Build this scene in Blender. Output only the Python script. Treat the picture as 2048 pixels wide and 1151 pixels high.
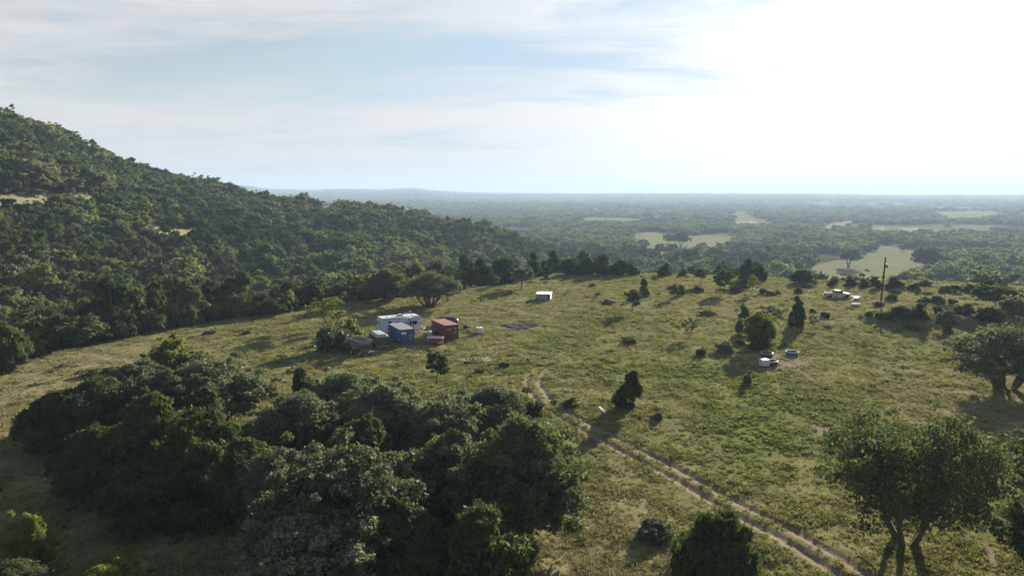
import bpy, bmesh, math, random
import numpy as np
from mathutils import Vector, Matrix

for o in list(bpy.data.objects):
    bpy.data.objects.remove(o, do_unlink=True)
SC = bpy.context.scene
COL = SC.collection
R = math.radians
random.seed(7)
RNG = np.random.default_rng(11)

# ---------------------------------------------------------------- camera
H = 24.0            # metres above the meadow
PITCH = R(7.85)
F = 24 / 36 * 2048  # focal length in pixels of the photograph
cam = bpy.data.cameras.new('camera')
cam.sensor_width = 36
cam.lens = 24
cam.clip_start = 0.5
cam.clip_end = 60000
camo = bpy.data.objects.new('camera', cam)
camo.location = (0, 0, H)
camo.rotation_euler = (R(90) - PITCH, 0, 0)
COL.objects.link(camo)
SC.camera = camo

# ---------------------------------------------------------------- light
SUN_AZ, SUN_EL = R(28.5), R(15.0)      # to the right of +Y, above the horizon
sd = Vector((math.sin(SUN_AZ) * math.cos(SUN_EL), math.cos(SUN_AZ) * math.cos(SUN_EL), math.sin(SUN_EL)))
sun = bpy.data.lights.new('sun', 'SUN')
sun.energy = 5.0
sun.angle = R(0.5)
sun.color = (1.0, 0.90, 0.74)
suno = bpy.data.objects.new('sun', sun)
suno.rotation_euler = sd.to_track_quat('Z', 'Y').to_euler()
suno.location = (60, 110, 60)
COL.objects.link(suno)

SC.view_settings.view_transform = 'Standard'
SC.view_settings.look = 'None'
SC.view_settings.exposure = 1.78
SC.view_settings.gamma = 1
SC.view_settings.use_curve_mapping = False
SC.render.engine = 'CYCLES'
cy = SC.cycles
cy.use_denoising = True
cy.max_bounces = 5
cy.diffuse_bounces = 3
cy.glossy_bounces = 2
cy.transmission_bounces = 3
cy.volume_bounces = 0
cy.transparent_max_bounces = 6
cy.sample_clamp_indirect = 4
cy.use_adaptive_sampling = True
cy.adaptive_threshold = 0.015

W = bpy.data.worlds.new('World')
SC.world = W
W.use_nodes = True
wt = W.node_tree
wt.nodes.clear()
def N(t, typ, **k):
    n = t.nodes.new(typ)
    for a, b in k.items():
        setattr(n, a, b)
    return n
def L(t, a, b):
    t.links.new(a, b)
def mathn(t, op, a, b=None, c=None, clamp=False):
    n = N(t, 'ShaderNodeMath', operation=op)
    n.use_clamp = clamp
    for i, v in enumerate((a, b, c)):
        if v is None: continue
        if isinstance(v, (int, float)): n.inputs[i].default_value = v
        else: L(t, v, n.inputs[i])
    return n.outputs[0]
def mixc(t, fac, a, b, mode='MIX'):
    n = N(t, 'ShaderNodeMix', data_type='RGBA', blend_type=mode)
    n.clamp_factor = True
    for i, v in ((0, fac), (6, a), (7, b)):
        if isinstance(v, (int, float)): n.inputs[i].default_value = v
        elif isinstance(v, tuple): n.inputs[i].default_value = (*v, 1)
        else: L(t, v, n.inputs[i])
    return n.outputs[2]
def noise(t, vec, scale, detail=4, rough=0.55, dist=0.0):
    n = N(t, 'ShaderNodeTexNoise')
    n.inputs['Scale'].default_value = scale
    n.inputs['Detail'].default_value = detail
    n.inputs['Roughness'].default_value = rough
    n.inputs['Distortion'].default_value = dist
    if vec is not None: L(t, vec, n.inputs['Vector'])
    return n.outputs['Fac']
def ramp(t, fac, stops):
    n = N(t, 'ShaderNodeValToRGB')
    e = n.color_ramp.elements
    while len(e) < len(stops): e.new(0.5)
    for i, (p, c) in enumerate(stops):
        e[i].position = p
        e[i].color = (*c, 1) if isinstance(c, tuple) else (c, c, c, 1)
    L(t, fac, n.inputs[0])
    return n.outputs[0]

def build_sky():
    t = wt
    sky = N(t, 'ShaderNodeTexSky', sky_type='NISHITA')
    sky.sun_disc = False
    sky.sun_elevation = SUN_EL
    sky.sun_rotation = SUN_AZ
    sky.altitude = 300
    sky.air_density = 1.0
    sky.dust_density = 0.9
    sky.ozone_density = 1.0
    geo = N(t, 'ShaderNodeNewGeometry')
    d = geo.outputs['Incoming']
    neg = N(t, 'ShaderNodeVectorMath', operation='SCALE'); L(t, d, neg.inputs[0]); neg.inputs[3].default_value = -1
    sep = N(t, 'ShaderNodeSeparateXYZ'); L(t, neg.outputs[0], sep.inputs[0])
    z = mathn(t, 'MAXIMUM', sep.outputs[2], 0.0)
    zz = mathn(t, 'ADD', z, 0.12)
    px = mathn(t, 'DIVIDE', sep.outputs[0], zz)
    py = mathn(t, 'DIVIDE', sep.outputs[1], zz)
    cmb = N(t, 'ShaderNodeCombineXYZ'); L(t, px, cmb.inputs[0]); L(t, py, cmb.inputs[1])
    mp = N(t, 'ShaderNodeMapping'); L(t, cmb.outputs[0], mp.inputs[0])
    mp.inputs['Rotation'].default_value = (0, 0, R(-24))
    mp.inputs['Scale'].default_value = (0.50, 1.25, 1)
    mp.inputs['Location'].default_value = (1.3, 0.4, 0)
    n1 = noise(t, mp.outputs[0], 0.85, 7, 0.55, 0.6)
    n2 = noise(t, mp.outputs[0], 3.0, 6, 0.6, 1.2)
    c = mathn(t, 'ADD', mathn(t, 'MULTIPLY', n1, 0.72), mathn(t, 'MULTIPLY', n2, 0.28))
    # sun proximity: thin cloud scatters sunlight forward
    dot = N(t, 'ShaderNodeVectorMath', operation='DOT_PRODUCT'); L(t, neg.outputs[0], dot.inputs[0]); dot.inputs[1].default_value = sd
    dp = mathn(t, 'MAXIMUM', dot.outputs['Value'], 0.0)
    g1 = mathn(t, 'POWER', dp, 6.0)
    g2 = mathn(t, 'POWER', dp, 14.0)
    cov = mathn(t, 'ADD', c, mathn(t, 'MULTIPLY', g1, 0.13))
    cloud = ramp(t, cov, [(0.44, 0.0), (0.66, 1.0)])
    # veil thickens towards the horizon
    veil = mathn(t, 'POWER', mathn(t, 'SUBTRACT', 1.0, z), 5.0)
    fac = mathn(t, 'ADD', mathn(t, 'MULTIPLY', cloud, 0.80), mathn(t, 'MULTIPLY', veil, 0.90), clamp=True)
    lum = mathn(t, 'ADD', 4.0, mathn(t, 'ADD', mathn(t, 'MULTIPLY', g1, 1.35), mathn(t, 'MULTIPLY', g2, 1.5)))
    wc = N(t, 'ShaderNodeVectorMath', operation='SCALE'); wc.inputs[0].default_value = (0.985, 0.995, 1.0); L(t, lum, wc.inputs[3])
    hs = N(t, 'ShaderNodeHueSaturation'); hs.inputs['Saturation'].default_value = 1.15; hs.inputs['Value'].default_value = 0.62
    L(t, sky.outputs[0], hs.inputs['Color'])
    clr = mixc(t, 1.0, hs.outputs[0], (2.2, 3.35, 4.6), 'DARKEN')
    col = mixc(t, fac, clr, wc.outputs[0])
    bg = N(t, 'ShaderNodeBackground')
    bg.inputs['Strength'].default_value = 0.054
    L(t, col, bg.inputs[0])
    out = N(t, 'ShaderNodeOutputWorld')
    L(t, bg.outputs[0], out.inputs[0])
build_sky()

# ---------------------------------------------------------------- numpy helpers
def vnoise(x, y, seed=0):
    xi = np.floor(x).astype(np.int64); yi = np.floor(y).astype(np.int64)
    fx = x - xi; fy = y - yi
    fx = fx * fx * (3 - 2 * fx); fy = fy * fy * (3 - 2 * fy)
    def h(a, b):
        n = (a * 374761393 + b * 668265263 + seed * 1442695041) & 0x7fffffff
        n = ((n ^ (n >> 13)) * 1274126177) & 0x7fffffff
        n = ((n ^ (n >> 16)) * 40503) & 0x7fffffff
        return (n & 0xffff) / 65535.0
    return (h(xi, yi) * (1 - fx) + h(xi + 1, yi) * fx) * (1 - fy) + (h(xi, yi + 1) * (1 - fx) + h(xi + 1, yi + 1) * fx) * fy
def fbm(x, y, scale, octv=4, seed=0):
    s = 0; a = 0.5; tot = 0
    for i in range(octv):
        s = s + a * vnoise(x / scale + 17.3 * i, y / scale - 9.1 * i, seed + i)
        tot += a; a *= 0.5; scale = scale / 2.03
    return s / tot
def sstep(x):
    x = np.clip(x, 0, 1)
    return x * x * (3 - 2 * x)
CT, ST = math.cos(PITCH), math.sin(PITCH)
def ray(px, py):
    u = (np.asarray(px, float) - 1024) / F
    v = (575.5 - np.asarray(py, float)) / F
    return u, CT + v * ST, -ST + v * CT
def to_px(x, y, z):
    x = np.asarray(x, float); y = np.asarray(y, float); z = np.asarray(z, float) - H
    d = y * CT - z * ST
    upc = y * ST + z * CT
    d = np.where(d > 0.1, d, 0.1)
    return 1024 + F * x / d, 575.5 - F * upc / d
def flat(px, py, z=0.0):
    u, a, b = ray(px, py)
    t = (z - H) / b
    return u * t, a * t

# ---------------------------------------------------------------- terrain
E_PX = np.array([-1500, -400, 0, 100, 200, 300, 450, 600, 700, 800, 900, 1000, 1060, 1100, 1200, 1300, 1400, 1500, 1600, 1700, 1800, 1900, 2048, 2600, 3600], float)
E_PY = np.array([950, 800, 738, 706, 688, 665, 642, 622, 606, 597, 582, 571, 559, 549, 545, 547, 549, 553, 558, 563, 571, 576, 584, 610, 650], float)
ex, ey = flat(1024, E_PY)
# horizontal radius of the meadow edge for each photo column
tt = (0 - H) / ray(E_PX, E_PY)[2]
E_R = np.hypot(ray(E_PX, E_PY)[0] * tt, ray(E_PX, E_PY)[1] * tt)
S_PX = np.array([-1500, -400, 0, 60, 110, 160, 210, 270, 330, 400, 450, 520, 600, 700, 800, 900, 960, 1000, 1040, 1080, 1120, 1160], float)
S_PY = np.array([150, 190, 230, 240, 252, 270, 295, 315, 335, 357, 368, 381, 394, 408, 425, 440, 447, 460, 480, 498, 512, 528], float)
C_R = np.interp(S_PX, [-1500, 0, 500, 1000, 1160], [430, 430, 500, 500, 470])
uu, aa, bb = ray(S_PX, S_PY)
C_Z = H + C_R / np.hypot(uu, aa) * bb - 7.6
C_Z = np.minimum(C_Z, 95)
FAR_PX = np.array([-1500, 300, 470, 500, 525, 560, 620, 690, 760, 830, 870, 950, 1100, 1300, 1600, 1800, 2048, 3000], float)
FAR_PY = np.array([380, 378, 373, 374, 379, 381, 382, 379.5, 381.5, 378, 383.5, 387, 389, 389, 389.5, 392, 392.5, 391], float)
FAR_R = 7500.0
uu, aa, bb = ray(FAR_PX, FAR_PY)
FAR_Z = H + FAR_R / np.hypot(uu, aa) * bb - 6

# low bank on the right side of the meadow
BANK = [flat(a, b) for a, b in ((1600, 640), (1700, 638), (1770, 650), (1850, 655), (1920, 648), (1985, 668), (2060, 690), (2300, 740))]
BANK = np.array(BANK)
# wheel tracks
def poly(pts):
    return np.array([flat(a, b) for a, b in pts])
def smooth_path(p, n=12):
    out = []
    for i in range(len(p) - 1):
        p0 = p[max(i - 1, 0)]; p1 = p[i]; p2 = p[i + 1]; p3 = p[min(i + 2, len(p) - 1)]
        for k in range(n):
            t = k / n
            out.append(0.5 * ((2 * p1) + (-p0 + p2) * t + (2 * p0 - 5 * p1 + 4 * p2 - p3) * t * t + (-p0 + 3 * p1 - 3 * p2 + p3) * t ** 3))
    out.append(p[-1])
    return np.array(out)
TRACK = smooth_path(poly([(1950, 1330), (1800, 1215), (1690, 1140), (1570, 1068), (1470, 1015), (1340, 940), (1230, 885), (1150, 842), (1095, 808), (1068, 772), (1073, 747), (1095, 725), (1135, 705), (1190, 690)]))
TRAIL1 = smooth_path(poly([(1575, 722), (1620, 752), (1690, 790), (1760, 825), (1830, 850), (1900, 900)]))
TRAIL2 = smooth_path(poly([(1548, 740), (1556, 765), (1553, 800)]))
TRAIL3 = smooth_path(poly([(1950, 960), (1965, 1040), (1985, 1130), (2010, 1230)]))
def dist_path(x, y, P):
    best = np.full(x.shape, 1e9); sgn = np.zeros(x.shape); arc = np.zeros(x.shape)
    tot = 0
    for i in range(len(P) - 1):
        a = P[i]; b = P[i + 1]; ab = b - a; l2 = ab @ ab; l = math.sqrt(l2)
        t = np.clip(((x - a[0]) * ab[0] + (y - a[1]) * ab[1]) / l2, 0, 1)
        dx = x - a[0] - t * ab[0]; dy = y - a[1] - t * ab[1]
        d = np.hypot(dx, dy)
        m = d < best
        best = np.where(m, d, best)
        sgn = np.where(m, np.sign(ab[0] * dy - ab[1] * dx), sgn)
        arc = np.where(m, tot + t * l, arc)
        tot += l
    return best, sgn, arc, tot

def rut_mask(x, y):
    """0..1 bare wheel ruts; 0..1 worn strip between"""
    x = np.asarray(x, float); y = np.asarray(y, float)
    rut = np.zeros(x.shape); worn = np.zeros(x.shape)
    m = (y > 25) & (y < 115) & (x > -6) & (x < 62)
    if m.any():
        d, s, arc, tot = dist_path(x[m], y[m], TRACK)
        wob = 0.22 * (fbm(x[m], y[m], 3.0, 2, 5) - 0.5)
        r = np.exp(-((np.abs(d - 0.86 + wob)) / 0.37) ** 2.4)
        fade = 1 - sstep((arc - tot + 32) / 22)
        rut[m] = r * fade
        worn[m] = np.exp(-(d / 1.7) ** 4) * fade
    m = (y > 30) & (y < 112) & (x > 15) & (x < 75)
    if m.any():
        for P, w in ((TRAIL1, 0.30), (TRAIL2, 0.2), (TRAIL3, 0.24)):
            d, s, arc, tot = dist_path(x[m], y[m], P)
            br = sstep((fbm(x[m], y[m], 5.0, 2, 9) - 0.3) / 0.25)
            rut[m] = np.maximum(rut[m], np.exp(-(d / w) ** 2) * 0.75 * br)
    return rut, worn

def ground(x, y):
    x = np.asarray(x, float); y = np.asarray(y, float)
    r = np.hypot(x, y) + 1e-6
    yy = np.maximum(y, r * 0.30)
    px = 1024 + F * x / yy * 1.0
    # column in the photo belongs to the azimuth only
    px = np.clip(px, -1500, 3600)
    re = np.interp(px, E_PX, E_R)
    rc = np.interp(px, S_PX, C_R, right=470)
    zc = np.interp(px, S_PX, C_Z)
    w = sstep((px - 1100) / 90)
    zc = zc * (1 - w) + (-32.0) * w
    off = np.interp(px, [-1500, 0, 400, 700, 900, 1050, 1160, 1250, 3000], [45, 45, 55, 75, 95, 125, 140, 120, 120])
    zv = np.interp(px, [-1500, 0, 400, 700, 900, 1050, 1160, 1250, 3000], [-8, -9, -13, -20, -25, -29, -32, -32, -32])
    rv = re + off
    # meadow
    z = 0.55 * (fbm(x, y, 38.0, 3, 3) - 0.5) * sstep((r - 20) / 30)
    z = z + 0.16 * (fbm(x, y, 3.2, 3, 4) - 0.5)
    # bank
    a = (r - re) / (rv - re)
    down = np.where(a < 0, 0, zv * (1 - (1 - np.clip(a, 0, 1)) ** 1.0 * 1.0))
    sm = sstep(a / 0.25) * 0.5 + 0.5
    z1 = np.where(a > 0, zv * np.clip(a, 0, 1) * sm, 0)
    b = np.clip((r - rv) / np.maximum(rc - rv, 30), 0, 1)
    z2 = zv + (zc - zv) * (b ** 0.92 * 0.75 + 0.25 * sstep(b))
    c = sstep((r - rc) / np.where(zc > 0, 420, 260))
    z3 = zc + (-32 - zc) * c
    zz = np.where(a < 1, z1, np.where(b < 1, z2, z3))
    relief = sstep((r - re) / 60)
    zz = zz + relief * (9.0 * (fbm(x, y, 95.0, 3, 21) - 0.5) * np.where(zc > -30, 1.0, 0.28) * (1 - sstep((r - 900) / 600)))
    # the far country
    f = sstep((r - 1500) / 6000) ** 1.3
    zf = np.interp(px, FAR_PX, FAR_Z)
    zfar = -32 + (zf + 32) * f
    und = (fbm(x, y, 1500.0, 3, 31) - 0.5) * 26 * sstep((r - 1200) / 1500) * (1 - sstep((r - 5200) / 1800))
    k = sstep((r - 900) / 900)
    zz = zz * (1 - k) + (zfar + und) * k
    # drop behind the camera: plain meadow
    zz = np.where((y < 0), np.minimum(zz, 0) * 0 , zz) if False else zz
    # bank step on the right
    bi = np.interp(px, [1024 + F * p[0] / p[1] for p in BANK], [math.hypot(*p) for p in BANK])
    bw = sstep((px - 1690) / 130)
    wv = 3.0 * (fbm(x, y, 9.0, 2, 41) - 0.5)
    step = 1.5 * sstep((r - bi + wv) / 3.2) * bw * np.where(a < 1, 1 - sstep(a / 0.6), 0)
    return z * np.where(r < re, 1, np.exp(-np.maximum(r - re, 0) / 30)) + zz + step

def ground1(x, y):
    return float(ground(np.array([x]), np.array([y]))[0])
TS = np.concatenate([np.arange(26, 260, 0.25), 260 * 1.004 ** np.arange(0, 900)])
def hit(px, py):
    """point of the terrain seen at a pixel of the photograph (planning aid)"""
    u, a, b = ray(px, py)
    x = u * TS; y = a * TS; z = H + b * TS
    g = ground(x, y)
    i = int(np.argmax(z < g))
    return float(x[i]), float(y[i]), float(g[i])

def in_poly(px, py, P):
    P = np.array(P, float); ins = np.zeros(px.shape, bool)
    j = len(P) - 1
    for i in range(len(P)):
        xi, yi = P[i]; xj, yj = P[j]
        c = ((yi > py) != (yj > py)) & (px < (xj - xi) * (py - yi) / (yj - yi + 1e-9) + xi)
        ins ^= c
        j = i
    return ins
FIELDS = [
    [(1612, 590), (1618, 530), (1660, 522), (1715, 512), (1742, 500), (1755, 487), (1800, 488), (1812, 500), (1850, 505), (1862, 520), (1852, 545), (1830, 560), (1800, 600)],
    [(1262, 470), (1300, 463), (1380, 470), (1482, 473), (1452, 490), (1440, 510), (1395, 516), (1330, 512), (1262, 494)],
    [(1110, 441), (1190, 434), (1290, 437), (1294, 446), (1180, 448)],
    [(1850, 428), (1900, 422), (1995, 423), (2012, 431), (1985, 442), (1890, 446), (1885, 436)],
    [(1862, 508), (1875, 505), (1880, 525), (1892, 545), (1885, 560), (1872, 548)],
    [(1290, 521), (1330, 512), (1370, 515), (1350, 528), (1300, 530)],
]
TANS = [
    [(1725, 458), (1770, 454), (1775, 464), (1740, 468)],
    [(1640, 460), (1660, 448), (1700, 440), (1712, 444), (1690, 456), (1650, 468)],
    [(1460, 444), (1510, 440), (1515, 450), (1470, 455)],
    [(1800, 456), (1840, 455), (1850, 462), (1810, 463)],
    [(1862, 508), (1875, 505), (1880, 525), (1892, 545), (1885, 560), (1872, 548)],
    [(1160, 420), (1200, 417), (1210, 421), (1170, 424)],
]
HILLC = [
    [(-60, 396), (60, 389), (150, 391), (215, 399), (190, 408), (80, 408), (0, 420), (-60, 424)],
    [(292, 472), (330, 458), (395, 456), (445, 460), (465, 468), (410, 478), (300, 480)],
    [(270, 452), (310, 447), (330, 454), (300, 458)],
    [(600, 418), (660, 414), (700, 419), (650, 425)],
    [(470, 350), (300, 345), (300, 346)],
]

def masks(x, y):
    """dirt, lush, wood floor, pale field"""
    z = ground(x, y)
    r = np.hypot(x, y)
    yy = np.maximum(y, r * 0.30)
    pxa = np.clip(1024 + F * x / yy, -1500, 3600)
    re = np.interp(pxa, E_PX, E_R)
    px, py = to_px(x, y, z)
    front = y > 5
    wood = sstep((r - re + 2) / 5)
    dirt, worn = rut_mask(x, y)
    dirt = np.maximum(dirt, worn * 0.30)
    for (a, b, rx, ry, s) in ((1588, 726, 3.0, 2.0, .9), (1530, 714, 3.2, 2.6, .7), (1660, 866, 2.6, 2.2, .8), (1695, 880, 2.2, 1.4, .7), (1040, 652, 4.6, 3.2, .75), (835, 692, 6, 2.2, .4), (1650, 640, 9, 2.5, .35), (900, 668, 5, 3, .3)):
        cx, cy_ = flat(a, b)
        q = ((x - cx) / rx) ** 2 + ((y - cy_) / ry) ** 2
        dirt = np.maximum(dirt, s * sstep((1.5 - q + 2.6 * (fbm(x, y, 1.9, 4, 8) - 0.5)) / 1.5))
    lush = np.zeros(x.shape)
    for (a, b, rr, s) in ((1095, 690, 10, .9), (1250, 735, 11, .8), (1345, 745, 9, .8), (1040, 735, 6, .8), (940, 705, 7, .6), (1600, 800, 11, 1), (1500, 860, 9, .9), (1700, 900, 7, .6), (1420, 920, 8, .6), (1600, 700, 7, .55), (1780, 690, 12, .5), (1850, 1000, 9, .5), (1300, 640, 16, .4), (930, 665, 5, .8), (560, 760, 7, .5)):
        cx, cy_ = flat(a, b)
        lush = np.maximum(lush, s * np.exp(-((x - cx) ** 2 + (y - cy_) ** 2) / (2 * (rr * 0.6) ** 2)))
    lush = np.clip(lush + (fbm(x, y, 14.0, 3, 15) - 0.5) * 1.1, 0, 1) * (1 - 0.5 * worn)
    dry = np.zeros(x.shape)
    for (a, b, rr, s) in ((60, 800, 13, 1), (200, 720, 16, .8), (560, 770, 9, .9), (1150, 1080, 9, 1), (1250, 1130, 8, .9), (800, 630, 14, .5), (1550, 615, 20, .5), (1900, 600, 28, .8), (1950, 830, 10, .7)):
        cx, cy_ = flat(a, b)
        dry = np.maximum(dry, s * np.exp(-((x - cx) ** 2 + (y - cy_) ** 2) / (2 * (rr * 0.6) ** 2)))
    lush = np.clip(lush - 0.75 * dry, 0, 1)
    field = np.zeros(x.shape); tan = np.zeros(x.shape)
    jx = px + 7 * (fbm(x, y, 25.0, 2, 51) - 0.5); jy = py + 3 * (fbm(x, y, 40.0, 2, 52) - 0.5)
    for P in FIELDS:
        field = np.where(in_poly(jx, jy, P) & front & (r > 230), 1, field)
    for P in TANS:
        tan = np.where(in_poly(jx, jy, P) & front & (r > 230), 1, tan)
    for P in HILLC:
        hc = in_poly(jx, jy, P) & front & (r > 150) & (r < 620)
        tan = np.where(hc, 0.35, tan); field = np.where(hc, 0.95, field)
    # natural glades of the plain
    gl = fbm(x, y * 0.55, 210.0, 3, 61) * 0.5 + fbm(x, y * 0.5, 60.0, 3, 62) * 0.5
    dens = np.where(pxa > 1080, 1, 0) * sstep((r - 950) / 250)
    glade = sstep((gl - np.interp(pxa, [1000, 1300, 2048], [0.66, 0.550, 0.545])) / 0.02) * np.maximum(dens, sstep((r - 1000) / 300))
    field = np.maximum(field, glade * 0.75)
    field = np.maximum(field, 0.45 * sstep((r - 620) / 200) * (pxa > 1080))
    return dirt, lush, dry, wood, field, tan

def new_mesh(name, verts, faces, mats=(), smooth=False, link=True, midx=None):
    me = bpy.data.meshes.new(name)
    verts = np.asarray(verts, np.float32)
    me.vertices.add(len(verts)); me.vertices.foreach_set('co', verts.ravel())
    faces = np.asarray(faces, np.int32); k = faces.shape[1]
    me.loops.add(faces.size); me.loops.foreach_set('vertex_index', faces.ravel())
    me.polygons.add(len(faces)); me.polygons.foreach_set('loop_start', np.arange(0, faces.size, k, dtype=np.int32))
    if midx is not None: me.polygons.foreach_set('material_index', np.asarray(midx, np.int32))
    me.update(calc_edges=True)
    me.polygons.foreach_set('use_smooth', np.full(len(faces), smooth))
    for m in mats: me.materials.append(m)
    return me

def mat(name, color=(.5, .5, .5), rough=0.7, metal=0.0, spec=0.4, var=0.12, vscale=1.5, bump=0.0, stain=None):
    m = bpy.data.materials.new(name); m.use_nodes = True
    t = m.node_tree; b = t.nodes['Principled BSDF']
    b.inputs['Roughness'].default_value = rough
    b.inputs['Metallic'].default_value = metal
    b.inputs['Specular IOR Level'].default_value = spec
    tc = N(t, 'ShaderNodeTexCoord')
    n = noise(t, tc.outputs['Object'], vscale, 5, 0.6)
    dk = tuple(c * (1 - 2 * var) for c in color); lt = tuple(min(1, c * (1 + 1.2 * var)) for c in color)
    c = mixc(t, ramp(t, n, [(0.3, 0.0), (0.7, 1.0)]), dk, lt)
    if stain:
        n2 = noise(t, tc.outputs['Object'], vscale * 2.3, 6, 0.7, 0.4)
        c = mixc(t, ramp(t, n2, [(0.55, 0.0), (0.68, 0.8)]), c, stain)
    L(t, c, b.inputs['Base Color'])
    if bump:
        bm_ = N(t, 'ShaderNodeBump'); bm_.inputs['Strength'].default_value = bump; bm_.inputs['Distance'].default_value = 0.05
        L(t, n, bm_.inputs['Height']); L(t, bm_.outputs[0], b.inputs['Normal'])
    return m

def ground_material():
    m = bpy.data.materials.new('meadow_ground'); m.use_nodes = True
    t = m.node_tree; b = t.nodes['Principled BSDF']
    b.inputs['Roughness'].default_value = 0.95; b.inputs['Specular IOR Level'].default_value = 0.0
    geo = N(t, 'ShaderNodeNewGeometry'); P = geo.outputs['Position']
    a1 = N(t, 'ShaderNodeAttribute', attribute_name='mask_a'); s1 = N(t, 'ShaderNodeSeparateColor'); L(t, a1.outputs['Color'], s1.inputs[0])
    a2 = N(t, 'ShaderNodeAttribute', attribute_name='mask_b'); s2 = N(t, 'ShaderNodeSeparateColor'); L(t, a2.outputs['Color'], s2.inputs[0])
    dirt, lush, dry = s1.outputs; wood, field, tan = s2.outputs
    nf = noise(t, P, 1.6, 5, 0.65); nm = noise(t, P, 0.28, 4, 0.6); nl = noise(t, P, 0.05, 3, 0.5); nff = noise(t, P, 7.0, 3, 0.6)
    g = mathn(t, 'ADD', mathn(t, 'MULTIPLY', nf, 0.45), mathn(t, 'MULTIPLY', nm, 0.55))
    base = ramp(t, g, [(0.36, (0.105, 0.112, 0.046)), (0.50, (0.165, 0.160, 0.072)), (0.66, (0.235, 0.212, 0.112))])
    lushc = ramp(t, g, [(0.36, (0.078, 0.106, 0.030)), (0.62, (0.145, 0.170, 0.052))])
    dryc = ramp(t, g, [(0.36, (0.155, 0.134, 0.074)), (0.60, (0.265, 0.228, 0.135))])
    c = mixc(t, lush, base, lushc)
    c = mixc(t, mathn(t, 'MULTIPLY', dry, 0.8), c, dryc)
    dn = mathn(t, 'ADD', dirt, mathn(t, 'MULTIPLY', mathn(t, 'SUBTRACT', mathn(t, 'ADD', mathn(t, 'MULTIPLY', nf, 0.6), mathn(t, 'MULTIPLY', nm, 0.4)), 0.5), 0.8))
    df = ramp(t, dn, [(0.22, 0.0), (0.52, 0.97)])
    dc = mixc(t, nff, (0.150, 0.116, 0.086), (0.275, 0.222, 0.175))
    c = mixc(t, df, c, dc)
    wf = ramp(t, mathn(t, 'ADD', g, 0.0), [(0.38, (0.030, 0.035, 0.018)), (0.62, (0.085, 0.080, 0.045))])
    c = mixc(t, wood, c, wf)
    ns = noise(t, P, 0.03, 5, 0.7)
    fc = mixc(t, ns, (0.140, 0.148, 0.078), (0.225, 0.215, 0.125))
    c = mixc(t, mathn(t, 'MULTIPLY', field, 1.0), c, fc)
    c = mixc(t, tan, c, mixc(t, nm, (0.20, 0.17, 0.095), (0.34, 0.27, 0.18)))
    L(t, c, b.inputs['Base Color'])
    bp = N(t, 'ShaderNodeBump'); bp.inputs['Strength'].default_value = 0.7; bp.inputs['Distance'].default_value = 0.12
    L(t, mathn(t, 'ADD', nf, mathn(t, 'MULTIPLY', nff, 0.3)), bp.inputs['Height']); L(t, bp.outputs[0], b.inputs['Normal'])
    return m

def build_ground():
    az = np.concatenate([np.linspace(-180, -62, 24)[:-1], np.linspace(-62, -39, 40)[:-1], np.linspace(-39, 39, 820)[:-1], np.linspace(39, 62, 40)[:-1], np.linspace(62, 180, 24)[:-1]])
    az = np.radians(az)
    rs = [1.0, 6, 12, 18, 24, 28]
    while rs[-1] < 11500:
        r = rs[-1]
        st = np.interp(r, [28, 60, 110, 160, 230, 300, 600, 1500, 11500], [0.28, 0.34, 0.6, 1.1, 1.8, 3.0, 7.0, 26, 340])
        rs.append(r + st)
    rs = np.array(rs)
    na, nr = len(az), len(rs)
    A, RR = np.meshgrid(az, rs)
    x = (RR * np.sin(A)).ravel(); y = (RR * np.cos(A)).ravel()
    z = ground(x, y)
    dirt, lush, dry, wood, field, tan = masks(x, y)
    rut, _ = rut_mask(x, y)
    z = z - 0.15 * rut
    idx = np.arange(na * nr).reshape(nr, na)
    a = idx[:-1, :]; b = idx[1:, :]
    f = np.stack([a, np.roll(a, -1, 1), np.roll(b, -1, 1), b], -1).reshape(-1, 4)
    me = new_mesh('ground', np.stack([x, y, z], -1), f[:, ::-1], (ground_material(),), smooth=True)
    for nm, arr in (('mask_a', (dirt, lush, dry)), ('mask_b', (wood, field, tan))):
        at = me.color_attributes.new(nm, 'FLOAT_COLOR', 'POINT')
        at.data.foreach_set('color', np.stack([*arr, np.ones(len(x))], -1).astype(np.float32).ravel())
    o = bpy.data.objects.new('ground', me); COL.objects.link(o); o['kind'] = 'structure'
    o['label'] = 'grassy meadow, wheel tracks, wooded hill and far plain'
    print('ground tris', len(f) * 2)
build_ground()

# ---------------------------------------------------------------- object helpers
def tag(o, label=None, cat=None, group=None, kind=None):
    for k, v in (('label', label), ('category', cat), ('group', group), ('kind', kind)):
        if v: o[k] = v
    return o
def thing(name, label, cat, x, y, rz=0.0, z=None, group=None):
    o = bpy.data.objects.new(name, None)
    o.empty_display_size = 0.3
    o.location = (x, y, ground1(x, y) if z is None else z); o.rotation_euler = (0, 0, rz)
    COL.objects.link(o)
    return tag(o, label, cat, group)

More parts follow.
